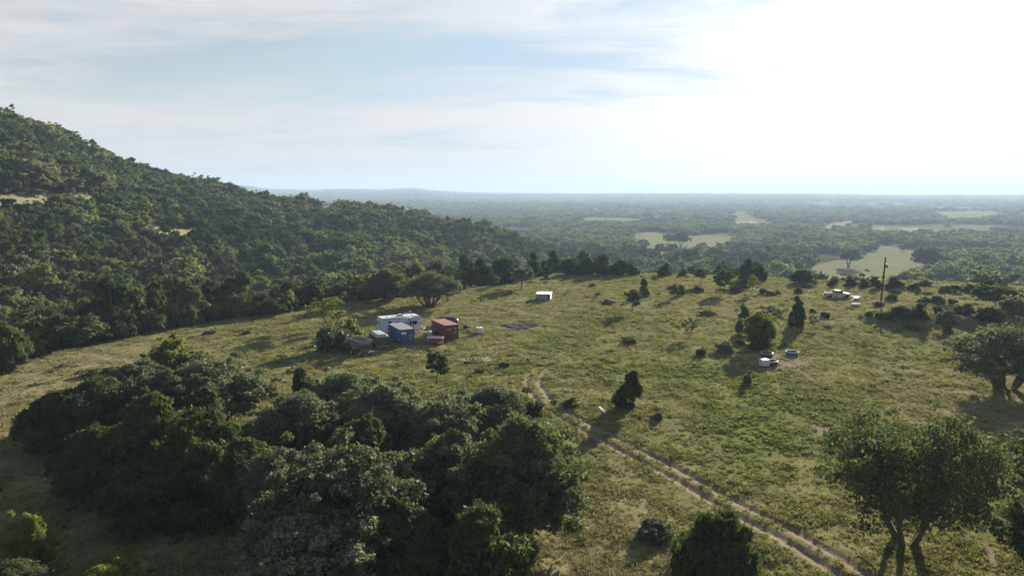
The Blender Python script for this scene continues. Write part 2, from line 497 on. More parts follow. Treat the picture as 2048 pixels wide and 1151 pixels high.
# ---------------------------------------------------------------- plants
def leaf_material(name, c1, c2, objvar=0.25, transl=0.35, palette=None, gl=0.010, tc=(1.12, 1.16, 0.75)):
    m = bpy.data.materials.new(name); m.use_nodes = True
    t = m.node_tree; t.nodes.clear()
    geo = N(t, 'ShaderNodeNewGeometry'); oi = N(t, 'ShaderNodeObjectInfo')
    rnd = oi.outputs['Random']
    isl = geo.outputs['Random Per Island']
    if palette:
        base = ramp(t, rnd, palette)
        c = mixc(t, isl, base, mixc(t, 1.0, base, (1.5, 1.42, 1.5), 'MULTIPLY'))
    else:
        c = mixc(t, isl, c1, c2)
        hs = N(t, 'ShaderNodeHueSaturation')
        L(t, mathn(t, 'ADD', 1 - objvar, mathn(t, 'MULTIPLY', rnd, 2 * objvar)), hs.inputs['Value'])
        L(t, c, hs.inputs['Color']); c = hs.outputs[0]
    d = N(t, 'ShaderNodeBsdfDiffuse'); L(t, c, d.inputs[0])
    tr = N(t, 'ShaderNodeBsdfTranslucent')
    L(t, mixc(t, 1.0, c, tc, 'MULTIPLY'), tr.inputs[0])
    g = N(t, 'ShaderNodeBsdfGlossy'); g.inputs['Roughness'].default_value = 0.5; g.inputs[0].default_value = (.9, .95, 1, 1)
    mx = N(t, 'ShaderNodeMixShader'); mx.inputs[0].default_value = transl; L(t, d.outputs[0], mx.inputs[1]); L(t, tr.outputs[0], mx.inputs[2])
    m2 = N(t, 'ShaderNodeMixShader'); m2.inputs[0].default_value = gl; L(t, mx.outputs[0], m2.inputs[1]); L(t, g.outputs[0], m2.inputs[2])
    out = N(t, 'ShaderNodeOutputMaterial'); L(t, m2.outputs[0], out.inputs[0])
    return m
M = {}
M['oak'] = leaf_material('oak_leaves', (0.084, 0.104, 0.060), (0.175, 0.194, 0.128), 0.2)
M['oakg'] = leaf_material('green_oak_leaves', (0.064, 0.086, 0.038), (0.122, 0.142, 0.070), 0.2)
M['jun'] = leaf_material('juniper_needles', (0.046, 0.066, 0.024), (0.094, 0.112, 0.042), 0.2)
M['yel'] = leaf_material('yellow_green_leaves', (0.105, 0.130, 0.030), (0.180, 0.195, 0.052), 0.15, 0.42)
M['pale'] = leaf_material('pale_leaves', (0.13, 0.135, 0.075), (0.21, 0.205, 0.12), 0.15, 0.45)
M['brush'] = leaf_material('dark_brush', (0.045, 0.050, 0.030), (0.085, 0.080, 0.055), 0.2, 0.25)
M['wood_o'] = leaf_material('woodland_oak_leaves', None, None, transl=0.38, gl=0.0, palette=[(0.0, (0.050, 0.070, 0.034)), (0.3, (0.070, 0.100, 0.040)), (0.55, (0.104, 0.120, 0.074)), (0.8, (0.108, 0.142, 0.050)), (0.93, (0.15, 0.175, 0.064)), (1.0, (0.12, 0.105, 0.074))])
M['wood_j'] = leaf_material('woodland_juniper_needles', None, None, transl=0.25, gl=0.0, palette=[(0.0, (0.034, 0.050, 0.024)), (0.6, (0.056, 0.078, 0.032)), (1.0, (0.090, 0.102, 0.048))])
M['bark'] = mat('bark', (0.11, 0.09, 0.07), 0.95, var=0.3, vscale=6, bump=0.5)

def quads(c, n, size, asp=1.5, up=None):
    """leaf cards: centres c, facing n; long axis random or along up"""
    k = len(c)
    n = n / (np.linalg.norm(n, axis=1, keepdims=True) + 1e-9)
    r = RNG.normal(size=(k, 3)) if up is None else up + RNG.normal(size=(k, 3)) * 0.35
    t = r - n * (r * n).sum(1, keepdims=True); t /= np.linalg.norm(t, axis=1, keepdims=True) + 1e-9
    s = np.cross(n, t)
    sz = (size * RNG.uniform(0.65, 1.35, k))[:, None] * 0.5
    a = t * sz * asp; b = s * sz / asp * 1.2
    # rhombic leaf-sprig outline
    v = np.stack([c - a, c + b * 1.0 - a * 0.1, c + a, c - b * 1.0 + a * 0.15], 1).reshape(-1, 3)
    f = np.arange(4 * k).reshape(k, 4)
    return v, f

def clump_leaves(cs, rad, per, size, asp, flatz=0.75, up=None, shell=0.35):
    V = []
    for c, r in zip(cs, rad):
        k = max(4, int(per * (r / np.mean(rad)) ** 2))
        d = RNG.normal(size=(k, 3)); d /= np.linalg.norm(d, axis=1, keepdims=True)
        d[:, 2] = np.where(d[:, 2] < -0.3, -d[:, 2], d[:, 2])
        q = RNG.uniform(shell, 1.08, k) ** 0.6
        # lumpy surface
        lump = 1 + 0.28 * np.sin(d[:, 0] * 5 + c[0] * 3) * np.sin(d[:, 1] * 5 + c[1] * 3) + 0.15 * np.sin(d[:, 2] * 9 + c[2])
        p = c + d * (q * lump)[:, None] * r * np.array([1, 1, flatz])
        n = d * 0.9 + RNG.normal(size=(k, 3)) * 0.75
        V.append((p, n))
    p = np.concatenate([a for a, _ in V]); n = np.concatenate([b for _, b in V])
    return quads(p, n, np.full(len(p), size), asp, up)

def tubes(segs, sides=5):
    VV, FF = [], []; off = 0
    for a, b, r0, r1 in segs:
        a = np.array(a, float); b = np.array(b, float); d = b - a; l = np.linalg.norm(d) + 1e-9; d = d / l
        h = np.array([1.0, 0, 0]) if abs(d[0]) < 0.8 else np.array([0, 1.0, 0])
        u = np.cross(d, h); u /= np.linalg.norm(u); w = np.cross(d, u)
        an = np.arange(sides) * 2 * math.pi / sides
        ring = np.cos(an)[:, None] * u + np.sin(an)[:, None] * w
        VV.append(a + ring * r0); VV.append(b + d * r1 * 0.3 + ring * r1)
        i = np.arange(sides); j = (i + 1) % sides
        FF.append(np.stack([off + i, off + j, off + sides + j, off + sides + i], 1)); off += 2 * sides
    return np.concatenate(VV), np.concatenate(FF)

def oak_parts(seed, W_=8.0, H_=6.0, ncl=60, per=600, leaf=0.17, stems=3, bottom=0.28, spread=1.0, gap=0.0, asp=1.45):
    global RNG
    RNG = np.random.default_rng(seed)
    rw = W_ / 2; cz = H_ * (bottom + (1 - bottom) * 0.42); hz_up = H_ - cz; hz_dn = cz - H_ * bottom
    cs = []; rad = []
    n_try = 0
    while len(cs) < ncl and n_try < ncl * 60:
        n_try += 1
        a = RNG.uniform(0, 2 * math.pi); zc = RNG.uniform(-0.8, 1)
        q = RNG.uniform(0.35, 1.0) ** 0.55
        rr = math.sqrt(max(0, 1 - zc * zc)) * q
        lob = 1 + 0.20 * math.sin(3 * a + seed) + 0.10 * math.sin(5 * a + 2 * seed)
        c = np.array([math.cos(a) * rr * (rw * 0.84) * lob, math.sin(a) * rr * (rw * 0.84) * lob, cz + zc * q * (hz_up * 0.84 if zc > 0 else hz_dn)])
        rc_ = RNG.uniform(0.10, 0.19) * W_ * 0.85
        if cs and min(np.linalg.norm(c - e) for e in cs) < rc_ * (0.55 + gap): continue
        cs.append(c); rad.append(rc_)
    main = len(cs)
    for k in range(int(main * 0.8)):
        b0 = cs[RNG.integers(0, main)]; dd = b0 - np.array([0, 0, cz * 0.9]); dd = dd / (np.linalg.norm(dd) + 1e-6) + RNG.normal(size=3) * 0.55
        dd[2] = dd[2] * (0.9 if dd[2] > 0 else 0.3)
        cs.append(b0 + dd * W_ * RNG.uniform(0.09, 0.15)); rad.append(W_ * RNG.uniform(0.035, 0.075))
    cs = np.array(cs); rad = np.array(rad)
    v, f = clump_leaves(cs, rad, per * 0.55, leaf, asp, 0.78)
    # limbs
    segs = []
    order = RNG.permutation(main)[:max(8, stems * 5)]
    for s in range(stems):
        a = 2 * math.pi * s / stems + RNG.uniform(-0.4, 0.4)
        base = np.array([math.cos(a) * 0.16 * spread * (stems > 1) * W_ / 8 * 1.5, math.sin(a) * 0.16 * spread * (stems > 1) * W_ / 8 * 1.5, -0.25])
        lean = 0.16 if stems > 1 else 0.03
        fork = np.array([math.cos(a) * W_ * lean * RNG.uniform(.7, 1.3), math.sin(a) * W_ * lean * RNG.uniform(.7, 1.3), H_ * (bottom + 0.04) + RNG.uniform(0, .1) * H_])
        mid = (base + fork) / 2 + np.array([RNG.uniform(-.1, .1), RNG.uniform(-.1, .1), 0]) * W_ * 0.2
        tr = 0.019 * W_ * (1.0 if stems > 1 else 1.4)
        segs += [(base, mid, tr * 1.25, tr * 0.9), (mid, fork, tr * 0.9, tr * 0.72)]
        for k in order[s::stems]:
            e = cs[k] - np.array([0, 0, rad[k] * 0.2])
            m1 = fork + (e - fork) * 0.45 + np.array([0, 0, 0.05 * H_]) + RNG.normal(size=3) * 0.02 * W_
            segs += [(fork, m1, tr * 0.50, tr * 0.3), (m1, e, tr * 0.3, tr * 0.10)]
            for _ in range(2):
                e2 = e + RNG.normal(size=3) * rad[k] * 0.6
                segs.append((m1 + (e - m1) * 0.6, e2, tr * 0.14, tr * 0.05))
    tv, tf = tubes(segs, 6)
    return (v, f), (tv, tf)

def juniper_parts(seed, W_=5.0, H_=5.0, ncl=55, per=600, leaf=0.16, pointy=0.6, skirt=0.04):
    global RNG
    RNG = np.random.default_rng(seed)
    cs = []; rad = []
    for i in range(ncl):
        h = (RNG.uniform(0, 1) ** 1.25) * 0.92 + skirt
        h = min(h, 0.95)
        prof = (1 - h) ** pointy * (0.72 + 0.28 * min(1, h / 0.2))
        a = RNG.uniform(0, 2 * math.pi); q = RNG.uniform(0.45, 1) ** 0.5
        lob = 1 + 0.22 * math.sin(2 * a + seed) + 0.22 * math.sin(4 * a + h * 13 + seed)
        rc_ = W_ * RNG.uniform(0.10, 0.17) * (0.65 + 0.5 * prof)
        rr = max(0, W_ / 2 * prof * lob * q - rc_ * 0.35)
        ox = 0.10 * W_ * math.sin(h * 5 + seed); oy = 0.10 * W_ * math.cos(h * 4 + 2 * seed)
        cs.append((math.cos(a) * rr + ox, math.sin(a) * rr + oy, h * H_)); rad.append(rc_)
        if i % 2 == 0:
            q2 = RNG.uniform(1.0, 1.28); cs.append((math.cos(a) * rr * q2 + ox, math.sin(a) * rr * q2 + oy, h * H_ * RNG.uniform(.95, 1.1))); rad.append(rc_ * RNG.uniform(.35, .6))
    cs = np.array(cs); rad = np.array(rad)
    outw = None
    v, f = clump_leaves(cs, rad, per, leaf, 2.0, 1.05, up=np.array([[0, 0, 1.0]]), shell=0.4)
    segs = [((0, 0, -0.25), (0.05, 0, H_ * 0.45), 0.035 * W_, 0.022 * W_), ((0.05, 0, H_ * 0.45), (0, 0.05, H_ * 0.85), 0.022 * W_, 0.008 * W_)]
    for k in RNG.permutation(len(cs))[:14]:
        e = cs[k]; b = np.array([0, 0, e[2] * 0.6])
        segs.append((b, e, 0.012 * W_, 0.004 * W_))
    tv, tf = tubes(segs, 5)
    return (v, f), (tv, tf)

def bush_parts(seed, W_=2.0, H_=1.0, ncl=16, per=120, leaf=0.13, asp=1.5):
    global RNG
    RNG = np.random.default_rng(seed)
    a = RNG.uniform(0, 2 * math.pi, ncl); q = RNG.uniform(0, 1, ncl) ** 0.6
    z = RNG.uniform(0.1, 0.85, ncl) * (1 - 0.6 * q) * H_
    cs = np.stack([np.cos(a) * q * W_ * 0.36, np.sin(a) * q * W_ * 0.36, z], 1)
    rad = RNG.uniform(0.14, 0.24, ncl) * W_
    v, f = clump_leaves(cs, rad, per, leaf, asp, H_ / W_ * 1.2)
    v[:, 2] = np.maximum(v[:, 2], -0.05)
    segs = [((0, 0, -0.1), tuple(c), 0.025, 0.008) for c in cs[:8]]
    tv, tf = tubes(segs, 4)
    return (v, f), (tv, tf)

PROTO = {}   # key -> (crown mesh, trunk mesh, W, H, default material)
def reg(key, parts, W_, H_, m, bark='bark'):
    (v, f), (tv, tf) = parts
    PROTO[key] = (new_mesh(key + '_crown', v, f, (M[m],)), new_mesh(key + '_trunk', tv, tf, (M[bark],), smooth=True), W_, H_, m)
# near trees, fine leaves
for i in range(4): reg(f'oak{i}', oak_parts(100 + i, 8, 6.2, 70, 700, 0.155, (3, 4, 2, 4)[i], 0.06, gap=0.1), 8, 6.2, 'oak')
for i in range(3): reg(f'jun{i}', juniper_parts(200 + i, 5, 5, 60, 640, 0.15, (0.5, 0.62, 0.42)[i]), 5, 5, 'jun')
reg('bigoak', oak_parts(311, 11, 7.6, 84, 290, 0.17, 4, 0.20, spread=1.5, gap=0.3), 11, 7.6, 'oakg')
reg('edgeoak', oak_parts(317, 9, 7, 62, 330, 0.18, 8, 0.16, spread=2.4, gap=0.22), 9, 7, 'oak')
# meadow trees at middle distance
for i in range(3): reg(f'moak{i}', oak_parts(400 + i, 8, 6, 46, 130, 0.36, (4, 2, 1)[i], 0.28), 8, 6, 'oak')
for i in range(3): reg(f'mjun{i}', juniper_parts(500 + i, 4, 5, 42, 150, 0.26, (0.55, 0.4, 0.7)[i]), 4, 5, 'jun')
for i in range(2): reg(f'lolly{i}', oak_parts(540 + i, 3.6, 4.4, 30, 170, 0.20, 1, 0.20 + .15 * i), 3.6, 4.4, 'oakg')
for i in range(2): reg(f'thin{i}', oak_parts(560 + i, 3.6, 4.2, 20, 60, 0.18, 2, 0.25, gap=0.5), 3.6, 4.2, 'pale')
for i in range(4): reg(f'bush{i}', bush_parts(600 + i, 2, 1.1, 16, 110, 0.16), 2, 1.1, 'oakg')
# woodland, coarser
for i in range(4): reg(f'wo{i}', oak_parts(700 + i, 7, 5.6, 34, 72, 0.46, 1, 0.18), 7, 5.6, 'wood_o')
for i in range(3): reg(f'wj{i}', juniper_parts(720 + i, 5, 5.2, 30, 84, 0.42, (0.45, 0.6, 0.35)[i]), 5, 5.2, 'wood_j')
for i in range(4): reg(f'fo{i}', oak_parts(740 + i, 10, 7, 26, 22, 1.15, 1, 0.12), 10, 7, 'wood_o')

COUNT = {}
def plant(name, key, label, cat, x, y, w, h, rz=None, m=None, group=None, trunk=True, sink=0.0, tilt=0.0):
    cm, tm, W_, H_, dm = PROTO[key]
    o = thing(name, label, cat, x, y, random.uniform(0, 6.28) if rz is None else rz, group=group)
    o.location.z -= sink
    o.scale = (w / W_, w / W_ * random.uniform(.93, 1.07), h / H_)
    if tilt: o.rotation_euler[1] = tilt
    c = bpy.data.objects.new('foliage' if 'bush' in name or 'shrub' in name else 'crown', cm); COL.objects.link(c); c.parent = o
    if m and m != dm:
        c.material_slots[0].link = 'OBJECT'; c.material_slots[0].material = M[m]
    if trunk:
        t = bpy.data.objects.new('trunk' if 'tree' in name else 'stem', tm); COL.objects.link(t); t.parent = o
    return o

def pw(px, py, w, h, extra=0):
    """ground point and metric size for a plant seen with its foot at px,py and w,h pixels big"""
    x, y, z = hit(px, py)
    d = y * CT - (z - H) * ST
    return x, y, w * d / F, h * d / F

def pl(name, key, cat, px, py, w, h, label, m=None, trunk=True, group=None, rz=None, sink=0.0, tilt=0.0):
    x, y, mw, mh = pw(px, py, w, h)
    return plant(name, key, label, cat, x, y, mw, mh, rz, m, group, trunk, sink, tilt)
O_, J_, B_ = 'oak_tree', 'juniper_tree', 'bush'
# foreground grove, lower left and centre: foot of trunk in photo pixels, width and height in photo pixels
GROVE = [
    (J_, 'jun0', 125, 900, 135, 115, 'dark juniper at the left tip of the foreground grove', 'jun'),
    (O_, 'oak0', 205, 885, 170, 125, 'broad oak behind the juniper at the left tip of the foreground grove', 'oakg'),
    (O_, 'oak1', 285, 835, 190, 115, 'oak crowning the back left shoulder of the foreground grove', 'oak'),
    (O_, 'moak2', 350, 800, 120, 118, 'yellow green topped tree rising highest at the back of the left grove', 'yel'),
    (O_, 'oak2', 430, 855, 200, 135, 'grey green oak at the back right of the left grove', 'oak'),
    (O_, 'oak3', 330, 880, 170, 140, 'bright green leaved oak inside the left grove below the yellow top', 'oakg'),
    (J_, 'jun1', 290, 985, 200, 185, 'big yellowish juniper in the middle of the left grove', 'jun'),
    (J_, 'jun2', 430, 985, 190, 165, 'rounded juniper between the left grove and the central oaks', 'jun'),
    (J_, 'jun0', 190, 980, 150, 125, 'low dark juniper at the foot of the left grove', 'jun'),
    (J_, 'jun1', 400, 930, 170, 140, 'dark juniper hidden behind the big yellowish one', 'jun'),
    (J_, 'jun2', 330, 1040, 190, 120, 'shaded juniper at the lower edge of the left grove', 'jun'),
    (J_, 'jun0', 490, 1035, 180, 150, 'shaded juniper left of the big front oak', 'jun'),
    (J_, 'jun1', 605, 820, 75, 82, 'dark juniper at the upper left corner of the central grove', 'jun'),
    (O_, 'oak1', 700, 865, 170, 122, 'grey green oak at the back of the central grove', 'oak'),
    (O_, 'oak0', 600, 925, 180, 135, 'olive grey oak on the left flank of the central grove', 'oak'),
    (O_, 'oak3', 770, 900, 190, 140, 'oak behind the front oak in the middle of the central grove', 'oak'),
    (J_, 'jun0', 730, 975, 170, 140, 'juniper tucked between the grey green oaks', 'jun'),
    (O_, 'oak2', 905, 940, 200, 140, 'pale tipped oak in the centre of the grove', 'oak'),
    (O_, 'oak0', 1000, 910, 175, 130, 'oak at the back right of the central grove nearest the wheel track', 'oak'),
    (J_, 'jun2', 920, 880, 90, 85, 'small dark juniper peeking between oaks at the back', 'jun'),
    (J_, 'jun1', 1062, 905, 80, 95, 'slim juniper beside the bend of the wheel track', 'jun'),
    (O_, 'oak1', 1040, 1050, 270, 215, 'large dark oak on the right edge of the grove', 'oakg'),
    (O_, 'oak3', 930, 1050, 220, 190, 'tall pale speckled oak left of the large right edge oak', 'oak'),
    (J_, 'jun0', 865, 1075, 130, 150, 'brownish juniper between the two front oaks', 'jun'),
    (O_, 'oak2', 700, 1135, 340, 235, 'largest grey green oak at the front of the grove', 'oak'),
    (O_, 'oak0', 560, 1060, 170, 160, 'oak at the left shoulder of the largest front oak', 'oak'),
    (O_, 'oak3', 640, 1215, 300, 200, 'shaded oak below the largest front oak at the lower frame edge', 'oak'),
    (J_, 'jun1', 955, 1195, 245, 190, 'green juniper at the bottom centre in front of the grove', 'jun'),
    (J_, 'jun2', 985, 1225, 120, 105, 'small bright juniper poking up at the bottom edge', 'jun'),
    (J_, 'jun0', 800, 1180, 200, 170, 'dark juniper under the front oak at the bottom edge', 'jun'),
    (O_, 'oak1', 68, 1150, 95, 125, 'yellow green tree standing alone in the lower left shade', 'yel'),
    (O_, 'oak3', 205, 1205, 160, 85, 'yellow green crown at the bottom edge on the left', 'yel'),
    (O_, 'oak0', 30, 1230, 130, 100, 'green crown cut by the lower left corner', 'oakg'),
    (J_, 'jun2', 1450, 1215, 170, 180, 'juniper in front of the wheel track at the bottom edge', 'jun'),
    (O_, 'moak1', 1400, 1120, 90, 60, 'yellowish low tree left of the bottom edge juniper', 'yel'),
]
for n_, k_, a, b, w_, h_, lab, m_ in GROVE:
    pl(n_, k_, 'juniper' if n_ == J_ else 'oak', a, b, w_, h_, lab, m_, group='trees of the foreground grove')
MEADOW = [
    (O_, 'bigoak', 1812, 1085, 312, 248, 'great many stemmed oak at the lower right of the meadow', 'oakg'),
    (O_, 'edgeoak', 2010, 775, 185, 118, 'spreading multi stemmed oak at the right frame edge', 'oak'),
    (O_, 'oak2', 2135, 985, 230, 130, 'leafy oak branch crown reaching in from the right edge', 'oakg'),
    (O_, 'oak0', 2130, 1150, 220, 150, 'green crown at the lower right frame edge', 'oakg'),
    (J_, 'mjun0', 1258, 817, 54, 76, 'dark irregular juniper standing alone beside the pale plank', 'jun'),
    (O_, 'lolly0', 874, 768, 54, 68, 'dense round leafed small tree below the red container', 'oakg'),
    (O_, 'lolly1', 1264, 622, 36, 44, 'dark bushy tree in front of a slimmer one, mid meadow', 'oakg'),
    (J_, 'mjun1', 1288, 592, 21, 34, 'slim dark juniper behind the bushy mid meadow tree', 'jun'),
    (O_, 'lolly0', 1348, 599, 24, 32, 'small leaning tree with dry twigs beside it in the mid meadow', 'oakg'),
    (O_, 'thin0', 1378, 676, 36, 44, 'small two stemmed airy tree alone in the green meadow', 'oakg'),
    (O_, 'lolly1', 1402, 571, 30, 36, 'small lollipop shaped tree on the far meadow edge', 'oakg'),
    (O_, 'lolly0', 1448, 587, 38, 50, 'round topped dark tree with bare trunk near the far edge', 'oakg'),
    (O_, 'lolly1', 1464, 571, 26, 36, 'round tree just behind the round topped dark one', 'oakg'),
    (O_, 'thin1', 1503, 587, 24, 40, 'slender pale yellow green tree near the far edge', 'yel'),
    (J_, 'mjun1', 1484, 668, 30, 56, 'narrow dark juniper left of the vine draped tree', 'jun'),
    (O_, 'oak3', 1520, 694, 64, 72, 'tall vine draped tree above the stock tanks', 'yel'),
    (J_, 'mjun0', 1518, 697, 48, 58, 'dark juniper inside the vine draped clump above the stock tanks', 'jun'),
    (O_, 'thin0', 1540, 665, 56, 62, 'wispy olive tree behind the vine draped one', 'oak'),
    (J_, 'mjun2', 1593, 653, 38, 60, 'upright dark tree right of the vine draped clump', 'jun'),
    (O_, 'thin1', 1623, 658, 24, 30, 'thin sapling right of the upright dark tree', 'oak'),
    (O_, 'moak2', 1893, 664, 50, 42, 'flat topped small tree in front of the bank', 'oak'),
    (O_, 'moak0', 2030, 655, 62, 62, 'pale grey tree by the right edge of the bank', 'pale'),
    (O_, 'moak1', 1995, 622, 90, 52, 'green loose oak crown on top of the bank at the right', 'oakg'),
    (O_, 'lolly0', 1815, 650, 30, 34, 'small round tree at the foot of the dark bank', 'oakg'),
    (O_, 'lolly1', 1887, 604, 26, 34, 'dark little tree on the meadow above the bank', 'oak'),
    (O_, 'edgeoak', 858, 611, 118, 66, 'wide live oak with several trunks behind the trailer', 'oak'),
    (O_, 'oak1', 775, 600, 96, 62, 'broad dark oak left of the wide live oak', 'oak'),
    (O_, 'moak0', 895, 603, 36, 34, 'small oak at the right end of the wide live oak', 'oak'),
    (O_, 'moak1', 1043, 578, 48, 44, 'leaning dark oak at the far left meadow edge', 'oak'),
    (O_, 'oak3', 972, 572, 50, 42, 'dark round oak at the wood edge left of the leaning one', 'oakg'),
    (O_, 'lolly0', 992, 573, 16, 22, 'small yellow green tree at the wood edge', 'yel'),
    (O_, 'thin1', 662, 657, 92, 66, 'open yellow green tree above the dark bush left of the wagon', 'yel'),
    (J_, 'jun0', 18, 745, 66, 96, 'big juniper at the left frame edge', 'jun'),
    (J_, 'jun1', 85, 698, 60, 40, 'low juniper right of the big left edge juniper', 'jun'),
    (J_, 'jun2', 140, 693, 120, 80, 'wide bright juniper on the left meadow edge', 'jun'),
    (J_, 'jun0', 60, 690, 90, 66, 'dark juniper behind the low one on the left edge', 'jun'),
    (J_, 'jun1', 222, 679, 46, 32, 'small round juniper on the left meadow edge', 'jun'),
    (O_, 'oak2', 240, 668, 110, 66, 'silvery oak behind the small round juniper', 'pale'),
    (J_, 'jun2', 385, 648, 50, 44, 'two topped juniper at the dark wood edge', 'jun'),
    (J_, 'mjun0', 332, 656, 22, 20, 'little juniper alone at the left wood edge', 'jun'),
    (J_, 'jun0', 540, 630, 50, 30, 'low dark juniper at the wood edge above the field shadow', 'jun'),
    (J_, 'jun2', 1140, 549, 40, 30, 'dark juniper at the left end of the far hedge', 'jun'),
    (J_, 'jun1', 1172, 549, 44, 32, 'dark juniper second from the left in the far hedge', 'jun'),
    (J_, 'jun0', 1205, 549, 50, 38, 'tallest dark juniper in the far hedge', 'jun'),
    (J_, 'jun2', 1238, 549, 40, 28, 'dark juniper near the right end of the far hedge', 'jun'),
    (J_, 'jun1', 1264, 549, 26, 20, 'small juniper at the right end of the far hedge', 'jun'),
    (J_, 'mjun2', 1330, 551, 30, 24, 'dark round juniper alone on the far edge', 'jun'),
    (J_, 'mjun0', 1366, 551, 20, 14, 'tiny juniper on the far edge right of the round one', 'jun'),
    (J_, 'jun1', 1494, 559, 42, 38, 'tall dark juniper behind the slender pale tree', 'jun'),
    (J_, 'jun0', 1520, 560, 34, 28, 'dark juniper right of the tall one behind the slender tree', 'jun'),
    (J_, 'jun2', 1608, 567, 46, 26, 'flat topped dark juniper on the far edge', 'jun'),
    (J_, 'mjun1', 1665, 571, 22, 14, 'small juniper behind the pickup', 'jun'),
    (J_, 'mjun2', 1700, 572, 28, 18, 'juniper in the low row behind the pickup', 'jun'),
    (J_, 'mjun0', 1727, 574, 26, 15, 'juniper in the low row left of the utility pole', 'jun'),
    (J_, 'mjun1', 1752, 576, 26, 22, 'bushy juniper directly behind the utility pole', 'jun'),
    (J_, 'jun1', 1786, 577, 40, 22, 'wide juniper right of the utility pole on the far edge', 'jun'),
    (J_, 'mjun2', 1828, 580, 26, 14, 'low juniper on the far edge beyond the pole', 'jun'),
    (O_, 'moak2', 1849, 580, 26, 20, 'yellowish small tree on the far edge', 'yel'),
    (J_, 'mjun0', 1905, 584, 34, 14, 'dark low juniper on the far right edge', 'jun'),
    (J_, 'mjun2', 1940, 584, 40, 16, 'long low dark juniper on the far right edge', 'jun'),
    (J_, 'jun2', 1982, 584, 50, 24, 'dark juniper behind the loose oak on the right', 'jun'),
]
for n_, k_, a, b, w_, h_, lab, m_ in MEADOW:
    pl(n_, k_, 'juniper' if n_ == J_ else 'oak', a, b, w_, h_, lab, m_, tilt=0.12 if 'leaning' in lab else 0)
